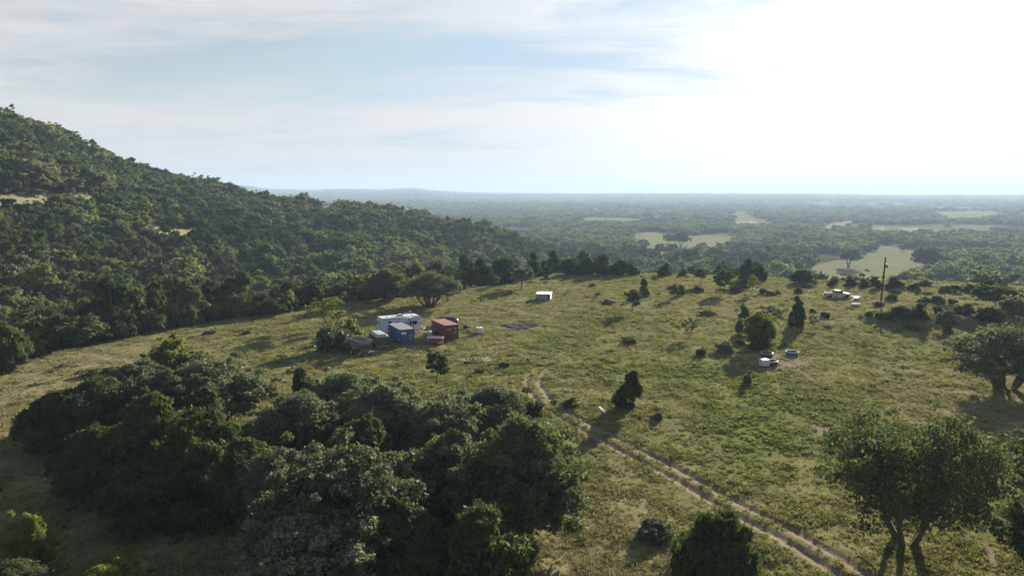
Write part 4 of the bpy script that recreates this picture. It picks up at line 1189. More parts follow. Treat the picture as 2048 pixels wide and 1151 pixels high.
def container(name, label, cx, cy, deg, wall, roof, marks):
    t = thing(name, label, 'container', cx, cy, R(deg)); t.location.z -= 0.02
    W2, Ln, Hh = 1.22, 6.06, 2.59; y0, y1 = -Ln / 2, Ln / 2
    fr = B()
    for sx in (-1, 1):
        for yy in (y0, y1 - .16):
            fr.box(min(sx * W2, sx * (W2 - .14)), max(sx * W2, sx * (W2 - .14)), yy, yy + .16, 0.11, Hh - .11)
            fr.box(min(sx * (W2 + .01), sx * (W2 - .17)), max(sx * (W2 + .01), sx * (W2 - .17)), yy - .005, yy + .175, 0, .118)
            fr.box(min(sx * (W2 + .01), sx * (W2 - .17)), max(sx * (W2 + .01), sx * (W2 - .17)), yy - .005, yy + .175, Hh - .118, Hh + .01)
        fr.box(min(sx * W2, sx * (W2 - .06)), max(sx * W2, sx * (W2 - .06)), y0 + .18, y1 - .18, .02, .17)
        fr.box(min(sx * W2, sx * (W2 - .06)), max(sx * W2, sx * (W2 - .06)), y0 + .18, y1 - .18, Hh - .09, Hh - .01)
    for yy in (y0 + .01, y1 - .11):
        fr.box(-W2 + .18, W2 - .18, yy, yy + .10, .03, .16); fr.box(-W2 + .18, W2 - .18, yy, yy + .10, Hh - .13, Hh - .012)
    fr.build('corner_frame', wall, t)
    corrug(y0 + .15, y1 - .15, .16, Hh - .08, -W2 + .01, 1).build('side_wall', wall, t)
    corrug(y0 + .15, y1 - .15, .16, Hh - .08, W2 - .01, -1).build('side_wall', wall, t)
    B().box(-W2 + .06, W2 - .06, y1 - .07, y1 - .04, .15, Hh - .12).build('end_wall', wall, t)
    rb = B().box(-W2 + .02, W2 - .02, y0 + .03, y1 - .03, Hh - .05, Hh - .008)
    for k in range(17):
        yy = y0 + .35 + k * .335
        rb.box(-W2 + .12, W2 - .12, yy, yy + .16, Hh - .012, Hh + .008)
    rb.build('roof', roof, t)
    B().box(-W2 + .06, W2 - .06, y0 + .2, y1 - .1, .08, .14).build('floor', K['dark'], t)
    for sx in (-1, 1):
        a, b_ = (-W2 + .15, -.01) if sx < 0 else (.01, W2 - .15)
        d = B().box(a, b_, y0 + .05, y0 + .09, .17, Hh - .14)
        for k in range(5):
            z = .30 + k * .45
            d.box(a + .07, b_ - .07, y0 + .028, y0 + .052, z, z + .24)
        do = d.build('door', wall, t)
        for q in (.27, .73):
            xx = a + (b_ - a) * q
            r = B().tube((xx, y0 + .005, .14), (xx, y0 + .005, Hh - .12), .022, n=6)
            for z in (.25, 1.0, 1.5, Hh - .3): r.box(xx - .05, xx + .05, y0 - .012, y0 + .03, z, z + .07)
            r.build('locking_bar', K['steel'] if name == 'blue_container' else wall, do)
            B().box(xx - .02, xx + .26, y0 - .035, y0 - .012, 1.08, 1.12).build('door_handle', K['steel'], do)
    marks(t, W2, y0, y1, Hh)
    return t

def blue_marks(t, W2, y0, y1, Hh):
    f = R(90)
    B().box(-W2 + .22, -.17, y0 - .030, y0 - .022, 1.78, 2.16).build('white_sign', K['decal'], t)
    text('lettering', 'xxxxxxx', .15, (-.62, y0 - .036, 1.97), (f, 0, 0), K['blue'], t, .9)
    text('lettering', 'xxxx x', .17, (.62, y0 - .02, 1.56), (f, 0, 0), K['decal'], t)
    text('lettering', 'xxxx', .15, (.62, y0 - .02, 1.34), (f, 0, 0), K['decal'], t)
    text('lettering', 'xxx\nxxxx', .09, (.60, y0 - .02, .95), (f, 0, 0), K['decal'], t)
    for k, ch in enumerate('xxxxxx'):
        text('lettering', ch, .40, (-W2 - .006, y1 - .62, 2.22 - k * .34), (f, 0, -f), K['decal'], t)
    B().box(-W2 - .012, -W2 + .0, y0 + .45, y0 + .62, 2.05, 2.25).build('vent', K['decal'], t)
    B().box(-W2 - .012, -W2 + .0, y0 + .20, y0 + .5, .78, 1.0).build('vent', K['decal'], t)
def red_marks(t, W2, y0, y1, Hh):
    f = R(90)
    text('lettering', 'M I N', .30, (-.50, y0 - .02, 1.84), (f, 0, 0), K['decal'], t, 1.05)
    text('lettering', 'xxxx xx', .15, (.62, y0 - .02, 2.0), (f, 0, 0), K['decal'], t)
    text('lettering', 'xxxx', .13, (.66, y0 - .02, 1.82), (f, 0, 0), K['decal'], t)
    text('lettering', 'xxx xxxxx\nxxxx xxxx', .10, (.60, y0 - .02, 1.42), (f, 0, 0), K['decal'], t)
    text('lettering', 'xxx xxxxx', .10, (.60, y0 - .02, 1.16), (f, 0, 0), K['decal'], t)
    for k, ch in enumerate('xxxxxxx'):
        text('lettering', ch, .26, (-W2 - .006, y1 - .75, 2.2 - k * .25), (f, 0, -f), K['decal'], t)
    text('lettering', 'x', .7, (-W2 - .006, y1 - 2.3, 1.5), (f, 0, -f), K['red_roof'], t)
    B().box(-W2 - .012, -W2 + .0, y0 + .25, y0 + .42, 1.05, 1.25).build('vent', K['decal'], t)

g = frame28(-17.9, 107.0); x, y = g(1.22, 3.03)
container('blue_container', 'blue shipping container with grey roof beside the white trailer', x, y, 28, K['blue'], K['blue_roof'], blue_marks)
g = frame28(-11.1, 110.9); x, y = g(1.22, 3.03)
container('red_container', 'dark red shipping container with faded roof right of the white trailer', x, y, 28, K['red'], K['red_roof'], red_marks)

def wheel(parent, x, y, z, r, w, rim, axis='x', nm='wheel'):
    """tyre with a rim; axle along axis"""
    n = 18; b = B()
    for (rr, o) in ((r * .93, 0), ):
        a0 = (x - w / 2, y, z) if axis == 'x' else (x, y - w / 2, z)
        a1 = (x + w / 2, y, z) if axis == 'x' else (x, y + w / 2, z)
    b.tube(a0, a1, r, r, 18)
    wo = b.build(nm, K['rubber'], parent, bevel=0)
    c = B(); e = .012
    if axis == 'x': c.tube((x - w / 2 - e, y, z), (x + w / 2 + e, y, z), r * .58, r * .58, 14)
    else: c.tube((x, y - w / 2 - e, z), (x, y + w / 2 + e, z), r * .58, r * .58, 14)
    c.build('rim', rim, wo)
    return wo

def camper():
    g = frame28(-22.2, 113.9); x, y = g(3.65, 1.2)
    t = thing('travel_trailer', 'long white travel trailer behind the blue container', 'trailer', x, y, R(28))
    Ln = 7.4; a, b_ = -Ln / 2, Ln / 2
    prof = [(a, .62), (a + .02, 2.75), (a + .10, 2.98), (a + .3, 3.06), (b_ - .75, 3.04), (b_ - .35, 2.92), (b_ - .06, 2.45), (b_, 2.0), (b_ - .04, 1.2), (b_ - .35, .72), (b_ - .6, .62)]
    B().prism(prof, -1.2, 1.2).build('body', K['rvside'], t, bevel=.03)
    B().prism([(a + .0, 3.02), (a + .22, 3.11), (b_ - .7, 3.09), (b_ - .42, 2.98), (b_ - .72, 3.045), (a + .28, 3.065)], -1.22, 1.22).build('roof', K['white'], t)
    # dark skirt line, stripes, windows
    B().box(a + .2, b_ - .7, -1.18, 1.18, .50, .62).build('chassis', K['dark'], t)
    def win(x0, x1, z0, z1):
        w = B().box(x0, x1, -1.225, -1.19, z0, z1).build('window', K['glass'], t)
        f = B()
        for q in ((x0 - .04, x1 + .04, z0 - .04, z0), (x0 - .04, x1 + .04, z1, z1 + .04), (x0 - .04, x0, z0, z1), (x1, x1 + .04, z0, z1)):
            f.box(q[0], q[1], -1.228, -1.195, q[2], q[3])
        f.build('window_frame', K['dark'], w)
    win(b_ - 1.85, b_ - 1.0, 1.62, 2.18)
    win(a + 1.35, a + 1.85, 2.12, 2.45)
    win(a + 2.75, a + 3.05, 2.18, 2.36)
    # swept decals
    d = B()
    d.add([(a + 3.7, -1.207, 2.02), (a + 4.9, -1.207, 1.78), (a + 4.9, -1.207, 1.92), (a + 3.9, -1.207, 2.12)], [(0, 1, 2, 3)])
    d.add([(a + 4.2, -1.207, 2.22), (a + 5.2, -1.207, 2.06), (a + 5.2, -1.207, 2.12), (a + 4.3, -1.207, 2.3)], [(0, 1, 2, 3)])
    d.add([(b_ - 2.6, -1.207, 1.72), (b_ - 1.5, -1.207, 1.05), (b_ - 1.3, -1.207, 1.03), (b_ - 2.55, -1.207, 1.82)], [(0, 1, 2, 3)])
    d.add([(b_ - .95, -1.207, 1.86), (b_ - .12, -1.207, 1.62), (b_ - .12, -1.207, 1.69), (b_ - .95, -1.207, 1.95)], [(0, 1, 2, 3)])
    d.add([(b_ - 2.1, -1.207, 1.1), (b_ - 1.6, -1.207, .86), (b_ - 1.5, -1.207, .88), (b_ - 2.1, -1.207, 1.18)], [(0, 1, 2, 3)])
    d.build('side_stripes', K['dark'], t)
    text('lettering', 'xxxxx', .30, (b_ - .95, -1.21, 2.50), (R(90), R(4), 0), mat('decal_blue', (0.06, 0.06, 0.22)), t, 1.0)
    # door
    dr = B().box(a + 4.98, a + 5.62, -1.235, -1.2, .72, 2.60).build('door', K['white'], t)
    B().box(a + 5.12, a + 5.48, -1.245, -1.232, 1.55, 2.3).build('window', K['glass'], dr)
    f = B()
    for q in ((a + 4.92, a + 5.68, .66, .72), (a + 4.92, a + 5.68, 2.6, 2.66), (a + 4.92, a + 4.98, .72, 2.6), (a + 5.62, a + 5.68, .72, 2.6)): f.box(q[0], q[1], -1.24, -1.2, q[2], q[3])
    f.build('door_frame', K['dgrey'], dr)
    B().box(a + 5.75, a + 5.80, -1.29, -1.24, 1.3, 1.9).build('grab_handle', K['dgrey'], t)
    aw = B().tube((a + .2, -1.30, 2.84), (b_ - 1.4, -1.30, 2.84), .07, n=8)
    aw.build('awning', K['pgrey'], t)
    # roof fittings
    ac = B().taper((a + 3.3, a + 4.35, -.38, .38), 3.08, (a + 3.42, a + 4.15, -.30, .30), 3.40).build('air_conditioner', K['white'], t, bevel=.04)
    v = B()
    for k in range(4): v.box(a + 3.36 + k * .17, a + 3.44 + k * .17, -.372, -.345, 3.14, 3.27)
    v.build('grille', K['dark'], ac)
    B().tube((a + 5.1, .1, 3.06), (a + 5.1, .1, 3.42), .03, n=6).tube((a + 4.6, .1, 3.42), (a + 5.9, .25, 3.66), .035, n=6).tube((a + 5.2, -.2, 3.5), (a + 5.4, .5, 3.53), .02, n=5).build('antenna', K['white'], t)
    for xx in (1.3, 2.4, 5.9): B().box(a + xx, a + xx + .36, -.18, .18, 3.08, 3.17).build('roof_vent', K['white'], t)
    # rear wall marks
    e = B(); 
    for k, (w_, z) in enumerate(((.5, 2.42), (.8, 2.12), (.95, 1.82), (.6, 1.55))):
        e.box(a - .012, a + .0, -.95 + k * .08, -.95 + w_ + k * .08, z, z + .10)
    e.build('rear_stripes', K['dgrey'], t)
    B().box(a - .015, a, .3, .95, 1.9, 2.35).build('window', K['glass'], t)
    B().box(a - .12, a - .02, -1.1, 1.1, .5, .62).build('bumper', K['dgrey'], t)
    for sy in (-1, 1):
        for xx in (-.45, .42):
            wheel(t, xx, sy * 1.02, .34, .34, .22, K['white'], 'y')
        B().box(a + .25, a + .45, sy * 1.0 - .03, sy * 1.0 + .03, -.02, .5).build('stabiliser_jack', K['dgrey'], t)
    tg = B().tube((b_ - .7, -.8, .52), (b_ + 1.1, 0, .5), .05, n=6).tube((b_ - .7, .8, .52), (b_ + 1.1, 0, .5), .05, n=6).tube((b_ + .9, 0, .0), (b_ + .9, 0, .9), .04, n=6)
    to = tg.build('tow_frame', K['dark'], t)
    for sy in (-.2, .2): B().tube((b_ + .25, sy, .56), (b_ + .25, sy, 1.05), .16, .15, 12).build('gas_bottle', K['white'], to)
camper()

def horse_trailer():
    cx, cy = flat(766, 697); g = frame28(cx, cy); x, y = g(0, 2.15)
    t = thing('horse_trailer', 'dark grey horse trailer with pale rounded roof left of the blue container', 'trailer', x, y, R(28))
    w = .95; L2 = 2.1; h0, h1 = .42, 2.28; n = 6
    prof = [(-w, h0), (w, h0)]
    for k in range(n + 1):
        a = k / n * math.pi / 2; prof.append((w - .40 + .40 * math.cos(a), h1 - .40 + .40 * math.sin(a)))
    for k in range(n + 1):
        a = math.pi / 2 + k / n * math.pi / 2; prof.append((-w + .40 + .40 * math.cos(a), h1 - .40 + .40 * math.sin(a)))
    B().prism([(p, min(z, h1 - .30)) for p, z in prof[:2]] + [(w, h1 - .42), (-w, h1 - .42)], -L2, L2).build('body', K['dgrey'], t)
    # roof shell, rounded down at both ends
    b = B(); ys = [(-L2, -.30, 1.0), (-L2 + .10, -.12, 1), (-L2 + .35, 0, 1), (L2 - .5, 0.02, 1), (L2 - .15, -.12, .98), (L2, -.34, .96)]
    arch = [(-w, h1 - .42)] + [(q, z) for q, z in reversed(prof[2:])] + [(w, h1 - .42)]
    m_ = len(arch)
    vs = []
    for yy, dz, sc in ys:
        for q, z in arch: vs.append((q * sc, yy, max(h1 - .42, z + dz * (z - (h1 - .42)) / .42)))
    fs = [(r * m_ + i, r * m_ + i + 1, (r + 1) * m_ + i + 1, (r + 1) * m_ + i) for r in range(len(ys) - 1) for i in range(m_ - 1)]
    fs += [tuple(range(m_)), tuple(range(len(ys) * m_ - 1, (len(ys) - 1) * m_ - 1, -1))]
    b.add(vs, fs, False).build('roof', K['pgrey'], t)
    s = B()
    for k in range(4): s.box(-w - .008, -w, -L2 + .25 + k * 1.0, -L2 + .95 + k * 1.0, 1.35, 1.62)
    s.build('side_opening', K['dark'], t)
    for sx in (-1, 1):
        B().box(min(sx * w, sx * (w + .22)), max(sx * w, sx * (w + .22)), -.75, .75, .72, .78).build('fender', K['dgrey'], t)
        for yy in (-.38, .38): wheel(t, sx * (w + .10), yy, .33, .33, .18, K['pgrey'], 'x')
        B().box(min(sx * .05, sx * (w - .06)), max(sx * .05, sx * (w - .06)), -L2 - .03, -L2 - .002, .5, 1.8).build('rear_door', K['dgrey'], t)
        B().box(min(sx * (w - .2), sx * (w - .05)), max(sx * (w - .2), sx * (w - .05)), -L2 - .05, -L2 - .03, .46, .6).build('tail_light', K['brightred'], t)
    B().box(-w, w, -L2 - .12, -L2 - .04, .34, .46).build('bumper', K['pgrey'], t)
    B().tube((-.6, L2, .45), (0, L2 + 1.2, .45), .05, n=6).tube((.6, L2, .45), (0, L2 + 1.2, .45), .05, n=6).build('tow_frame', K['dark'], t)
horse_trailer()

def grain_wagon():
    t = thing('grain_wagon', 'grey hopper grain wagon with yellow wheels left of the horse trailer', 'wagon', -22.9, 101.0, R(43))
    # local y = length, x = width ; hopper walls as thin sloped panels
    W2, L2 = 1.05, 1.75
    def panel(pts, th, nm):
        a, b_, c, d = [Vector(p) for p in pts]; n = (b_ - a).cross(d - a).normalized() * th
        B().add([a, b_, c, d, a + n, b_ + n, c + n, d + n], [(0, 1, 2, 3), (7, 6, 5, 4), (0, 4, 5, 1), (1, 5, 6, 2), (2, 6, 7, 3), (3, 7, 4, 0)]).build(nm, K['grey'], t)
    zt, zm, zb = 2.35, 1.95, .95
    T = [(-W2, -L2), (W2, -L2), (W2, L2), (-W2, L2)]; D = [(-.95, -.20), (-.15, -.20), (-.15, .85), (-.95, .85)]
    for i in range(4):
        j = (i + 1) % 4
        panel([(*T[i], zm), (*T[j], zm), (*T[j], zt), (*T[i], zt)], -.03, 'hopper_wall')
        panel([(*D[i], zb), (*D[j], zb), (*T[j], zm - .002), (*T[i], zm - .002)], -.03, 'hopper_slope')
    rim = B()
    for (x0, x1, y0, y1) in ((-W2 - .04, W2 + .04, -L2 - .04, -L2 + .02), (-W2 - .04, W2 + .04, L2 - .02, L2 + .04), (-W2 - .04, -W2 + .02, -L2 + .02, L2 - .02), (W2 - .02, W2 + .04, -L2 + .02, L2 - .02)):
        rim.box(x0, x1, y0, y1, zt, zt + .06)
    rim.build('rim', K['steel'], t)
    B().box(-1.02, -.90, .05, .60, .90, 1.35).build('chute_door', K['steel'], t)
    r = B()
    for yy in (-.9, 0, .9): r.box(-W2 - .05, -W2 - .002, yy - .04, yy + .04, zm, zt)
    r.build('rib', K['dgrey'], t)
    c = B().box(-.35, -.25, -1.5, 1.5, .55, .67).box(.25, .35, -1.5, 1.5, .55, .67)
    for yy in (-1.15, 1.15): c.box(-.8, .8, yy - .05, yy + .05, .42, .54)
    for sx, sy in ((-.3, -1.2), (.3, -1.2), (-.3, 1.3), (.3, 1.3)): c.tube((sx, sy, .67), (sx * 2.6, sy * .95, 1.75), .035, n=6)
    c.build('chassis', K['dark'], t)
    for sx in (-1, 1):
        for yy in (-1.15, 1.15): wheel(t, sx * .82, yy, .36, .36, .2, K['yellow'], 'x')
    B().tube((0, -1.5, .6), (0.1, -3.0, .35), .05, n=6).build('drawbar', K['dark'], t)
    B().box(.2, 1.2, -1.95, -1.7, .62, .68).build('step', K['steel'], t)
grain_wagon()

def red_trailer():
    cx, cy = flat(870, 689)
    t = thing('red_trailer', 'small red box trailer with pale lid in front of the red container', 'trailer', cx, cy + .8, R(2))
    B().taper((-1.25, 1.25, -.75, .75), .42, (-1.35, 1.35, -.8, .8), 1.12).build('body', K['brightred'], t, bevel=.03)
    B().box(-1.42, 1.38, -.83, .83, 1.125, 1.19).build('lid', K['pgrey'], t, bevel=.02)
    B().box(-.95, 1.36, -.86, -.80, .98, 1.06).build('trim', K['brightred'], t)
    B().box(.35, 1.28, -.98, -.82, .38, .52).build('bumper', K['white'], t, bevel=.02)
    for sx in (-1.1, 1.12): B().box(sx - .09, sx + .09, -.82, -.79, .66, .92).build('tail_light', K['tubrim'], t)
    for yy in (-.62, .62): wheel(t, -.1, yy, .32, .32, .2, K['dgrey'], 'y')
    B().tube((-1.2, 0, .45), (-2.3, .1, .4), .05, n=6).build('drawbar', K['dark'], t)
red_trailer()

def ibc(px, py, deg, label, on=0.0):
    cx, cy = flat(px, py)
    t = thing('liquid_tote', label, 'tank', cx, cy + .6, R(deg), group='white caged liquid totes')
    tk = B().box(-.57, .57, -.47, .47, .16, 1.10).build('tank', K['tote'], t, bevel=.07)
    B().tube((0, 0, 1.09), (0, 0, 1.16), .12, n=12).build('cap', K['tubrim'], t)
    c = B()
    for sx in (-.605, .605):
        for k in range(6): c.tube((sx, -.5 + k * .2, .14), (sx, -.5 + k * .2, 1.14), .010, n=4)
        for k in range(5): c.tube((sx, -.51, .2 + k * .22), (sx, .51, .2 + k * .22), .010, n=4)
    for sy in (-.51, .51):
        for k in range(7): c.tube((-.6 + k * .2, sy, .14), (-.6 + k * .2, sy, 1.14), .010, n=4)
        for k in range(5): c.tube((-.61, sy, .2 + k * .22), (.61, sy, .2 + k * .22), .010, n=4)
    c.build('cage', K['steel'], t)
    p = B()
    for yy in (-.42, 0, .42): p.box(-.6, .6, yy - .07, yy + .07, 0, .12)
    p.box(-.6, .6, -.5, .5, .12, .15); p.build('pallet', K['dgrey'], t)
ibc(959, 667, 24, 'white caged liquid tote alone right of the red container')
ibc(1531, 735, 14, 'white caged liquid tote beside the black stock tank')

def tub(name, px, py, w_, h_, label, wall, rimm, fill, cat='stock tank', group=None):
    cx, cy = flat(px, py); d = cy * CT + H * ST; r = w_ / 2 * d / F
    t = thing(name, label, cat, cx, cy + r, 0, group=group)
    B().ring((0, 0), r * .94, r, 0, h_).build('wall', wall, t)
    B().torus((0, 0, h_), r, .055 if h_ > .45 else .09, 32, 8).build('rim', rimm, t)
    B().disc((0, 0, .04), r * .93 - .05).build('floor', wall, t)
    if fill: B().disc((0, 0, h_ * .6), r - .07).build('water', K['water'], t)
tub('stock_tank', 1538, 716, 23, .62, 'dark reddish round stock tank behind the black one', mat('maroon_poly', (0.07, 0.02, 0.022), 0.5), K['tubrim'], True, group='round stock tanks')
tub('stock_tank', 1548, 733, 22, .66, 'black round stock tank with pale rim next to the white tote', K['tub'], K['tubrim'], True, group='round stock tanks')
tub('paddling_pool', 1589, 713, 24, .48, 'round blue pool with white rim in the grass', K['poolblue'], K['white'], True, 'pool')

def rocks(name, label, px, py, rx, ry, n, s0, s1, m, kind=None, cat=None, heap=0.0):
    rng = random.Random(hash(label) % 1000 if False else len(label) * 7)
    cx, cy = flat(px, py); z0 = ground1(cx, cy)
    b = B()
    for _ in range(n):
        a = rng.uniform(0, 6.28); q = rng.uniform(0, 1) ** .5 * (0.75 + 0.25 * math.sin(3 * a)); dx, dy = math.cos(a) * q * rx, math.sin(a) * q * ry
        s = rng.uniform(s0, s1); zz = ground1(cx + dx, cy + dy) - z0 + heap * (1 - q) * rng.uniform(.2, 1)
        vs = [(dx + sx * s * rng.uniform(.5, 1), dy + sy * s * rng.uniform(.5, 1), zz + (sz * .5 + .3) * s * rng.uniform(.6, 1)) for sz in (-1, 1) for sx, sy in ((-1, -1), (1, -1), (1, 1), (-1, 1))]
        b.add(vs, [(3, 2, 1, 0), (4, 5, 6, 7), (0, 1, 5, 4), (1, 2, 6, 5), (2, 3, 7, 6), (3, 0, 4, 7)])
    o = b.build(name, m); o.location = (cx, cy, z0)
    return tag(o, label, cat, kind=kind)
rocks('rubble', 'patch of grey burnt rubble in the grass right of the white tote', 1040, 652, 3.9, 3.3, 420, .08, .30, K['rock'], kind='stuff')
rocks('stone_heap', 'heap of pale stones and split wood above the stock tanks', 1523, 699, 1.15, .8, 60, .09, .2, K['stone'], cat='stone heap', heap=.55)

def low_shed():
    g = frame28(*flat(1100.5, 602), deg=-9); x, y = g(-1.62, 1.6)
    t = thing('low_shed', 'low box shed with pinkish white roof alone in the upper meadow', 'shed', x, y, R(-9))
    a, d, h = 1.62, 1.6, 1.42
    for k in range(8):
        x0 = -a + k * (2 * a / 8)
        B().box(x0 + .006, x0 + 2 * a / 8 - .006, -d, -d + .03, .25 if k < 5 else .02, h).build('board', K['shedwall'], t)
        B().box(x0 + .006, x0 + 2 * a / 8 - .006, d - .03, d, .02, h).build('board', K['shedwall'], t)
    for k in range(8):
        y0 = -d + .035 + k * ((2 * d - .07) / 8)
        B().box(a - .03, a, y0 + .005, y0 + .38, .02, h).build('board', K['shedpale'], t)
        B().box(-a, -a + .03, y0 + .005, y0 + .38, .02, h).build('board', K['shedwall'], t)
    for sx, sy in ((-1, -1), (1, -1), (1, 1), (-1, 1)):
        B().box(sx * (a - .09) - .05, sx * (a - .09) + .05, sy * (d - .09) - .05, sy * (d - .09) + .05, 0, h - .01).build('post', K['shedpale'], t)
    n = 9
    for k in range(n):
        x0 = -a - .12 + k * (2 * a + .24) / n
        B().prism([(x0, h + .02), (x0 + .06, h + .07), (x0 + (2 * a + .24) / n - .07, h + .07), (x0 + (2 * a + .24) / n - .01, h + .02)], -d - .12, d + .12).build('roof_sheet', K['shedroof'], t)
    B().box(.95, 1.5, -d - .012, -d - .002, .02, 1.2).build('opening', K['dark'], t)
low_shed()

def pickup():
    cx, cy = flat(1678, 596)
    t = thing('pickup_truck', 'beige pickup truck parked near the far edge of the meadow', 'pickup', cx, cy + .9, R(-6))
    K_ = K['beige']
    low = [(-2.75, .55), (-2.78, 1.02), (-.95, 1.05), (1.05, 1.08), (1.15, 1.16), (2.55, 1.04), (2.75, .90), (2.78, .50), (2.3, .42), (-2.4, .42)]
    b = B().prism([(-2.78, .45), (-2.78, .62), (2.78, .62), (2.78, .45)], -.93, .93)
    # lower body around the wheel arches
    b.prism([(-.95, .62), (-.95, 1.12), (1.12, 1.15), (1.12, .62)], -.94, .94)
    b.prism([(1.12, .62), (1.12, 1.18), (2.55, 1.07), (2.74, .95), (2.78, .62)], -.92, .92)
    b.build('body', K_, t, bevel=.02)
    bd = B()
    for sy in (-1, 1): bd.box(-2.76, -.97, min(sy * .94, sy * .84), max(sy * .94, sy * .84), .62, 1.18)
    bd.box(-2.78, -2.70, -.84, .84, .62, 1.18); bd.box(-1.02, -.96, -.84, .84, .62, 1.18); bd.box(-2.70, -1.02, -.84, .84, .62, .68)
    bd.build('bed', K_, t)
    cab = B().taper((-.93, 1.20, -.88, .88), 1.14, (-.72, .55, -.72, .72), 1.76); cab.build('cab', K_, t, bevel=.04)
    gl = B()
    def slant(x0, x1, sy, z0=1.22, z1=1.66):
        f0, f1 = (z0 - 1.14) / .62, (z1 - 1.14) / .62; y0 = sy * (.88 - .16 * f0 + .012); y1 = sy * (.88 - .16 * f1 + .012)
        gl.add([(x0, y0, z0), (x1, y0, z0), (x1 - (.28 if x1 > .5 else .02), y1, z1), (x0 + (.1 if x0 < -.7 else .02), y1, z1)], [(0, 1, 2, 3)])
    for sy in (-1, 1): slant(-.82, -.05, sy); slant(.05, .92, sy)
    gl.build('side_window', K['glass'], t)
    B().add([(1.14, -.76, 1.20), (1.14, .76, 1.20), (.66, .66, 1.70), (.66, -.66, 1.70)], [(0, 1, 2, 3)]).build('windscreen', K['glass'], t)
    B().add([(-.90, -.72, 1.26), (-.90, .72, 1.26), (-.755, .62, 1.68), (-.755, -.62, 1.68)], [(3, 2, 1, 0)]).build('rear_window', K['glass'], t)
    for sy in (-1, 1):
        for xx in (-1.78, 1.85): wheel(t, xx, sy * .80, .38, .38, .24, K['steel'], 'y')
        B().tube((-1.78, sy * .935, .42), (-1.78, sy * .95, .42), .41, n=16).build('wheel_arch', K['dark'], t)
        B().tube((1.85, sy * .915, .42), (1.85, sy * .945, .42), .41, n=16).build('wheel_arch', K['dark'], t)
        B().box(2.74, 2.79, sy * .75 - .13, sy * .75 + .13, .72, .9).build('headlight', K['white'], t)
        B().box(-2.80, -2.77, sy * .86 - .06, sy * .86 + .06, .75, 1.1).build('tail_light', K['brightred'], t)
        B().box(.80, .92, min(sy * .9, sy * 1.08), max(sy * .9, sy * 1.08), 1.18, 1.34).build('mirror', K_, t)
        B().box(.02, .03, sy * .946 - .004, sy * .946 + .004, .62, 1.15).build('door_seam', K['dark'], t)
    B().box(2.77, 2.80, -.6, .6, .66, .92).build('grille', K['dark'], t)
    B().box(2.78, 2.90, -.9, .9, .44, .60).build('bumper', K['steel'], t); B().box(-2.92, -2.79, -.9, .9, .44, .58).build('bumper', K['steel'], t)
pickup()

def frame_stand():
    cx, cy = flat(1713, 610)
    t = thing('white_frame_stand', 'white framed stand holding a slate blue panel near the pickup', 'stand', cx, cy + .4, R(-10))
    b = B()
    for sx in (-.75, .75):
        for sy in (-.35, .35): b.box(sx - .05, sx + .05, sy - .05, sy + .05, 0, 1.65)
    for sy in (-.35, .35):
        b.box(-.8, .8, sy - .05, sy + .05, 1.65, 1.77); b.box(-.7, .7, sy - .045, sy + .045, .08, .2)
    b.box(-.8, -.7, -.3, .3, .08, .18); b.box(.7, .8, -.3, .3, .08, .18)
    b.build('frame', K['white'], t)
    B().box(-.45, .48, -.30, .25, .72, 1.5).build('panel', K['panelblue'], t, bevel=.02)
    B().box(-.68, -.5, -.32, .2, .5, 1.2).build('side_pipe', K['white'], t)
frame_stand()

def pole():
    cx, cy = flat(1761.5, 608)
    t = thing('utility_pole', 'dark wooden utility pole with a small transformer', 'utility pole', cx, cy, 0)
    h = 9.5
    B().tube((0, 0, -.3), (.30, 0, h), .20, .14, 12).build('pole', K['wood'], t)
    tr = B().tube((.62, -.12, h - 2.45), (.62, -.12, h - 1.75), .24, .24, 16).build('transformer', K['steel'], t)
    B().tube((.62, -.12, h - 1.75), (.62, -.12, h - 1.66), .26, .16, 16).build('lid', K['white'], tr)
    B().tube((.70, -.12, h - 1.66), (.74, -.12, h - 1.40), .035, n=6).build('bushing', K['dark'], tr)
    B().box(.2, .45, -.16, -.06, h - 2.2, h - 2.1).box(.2, .45, -.16, -.06, h - 1.95, h - 1.87).build('bracket', K['dark'], t)
    B().box(.25, .62, -.05, .05, h - .42, h - .36).tube((.58, 0, h - .36), (.58, 0, h - .16), .05, n=6).build('insulator', K['dark'], t)
    B().box(-.12, .1, -.22, -.1, 1.3, 1.9).build('meter_box', K['dgrey'], t)
    B().box(-.08, .12, -.05, .05, h - 2.6, h - 2.5).build('guy_bracket', K['dark'], t)
pole()

def flatframe():
    cx, cy = flat(951, 726)
    t = thing('metal_frame', 'grey metal gate frame lying flat in the grass', 'metal frame', cx, cy + .9, R(5))
    def bar(p, q, r=.045, nm='bar'): B().tube(p, q, r, n=6).build(nm, K['grey'], t)
    bar((-1.6, -.8, .25), (1.6, -.7, .3)); bar((-1.7, .75, .28), (1.5, .9, .3)); bar((-1.6, -.8, .25), (-1.7, .75, .28)); bar((1.6, -.7, .3), (1.5, .9, .3))
    for k in range(1, 6):
        f = k / 6; bar((-1.6 + 3.2 * f, -.8 + .1 * f, .27), (-1.7 + 3.2 * f, .75 + .15 * f, .29), .04)
    bar((-1.5, .05, .3), (1.5, .1, .33), .04)
    B().taper((-1.75, -.75, -.95, -.2), .05, (-1.7, -.7, -.9, -.15), .32).build('dark_panel', K['dgrey'], t)
    for a, b_ in (((.3, .2, .34), (1.9, 1.0, .36)), ((.9, -.9, .3), (2.1, -.2, .3))): B().tube(a, b_, .04, n=5).build('loose_rod', K['plank'], t)
flatframe()

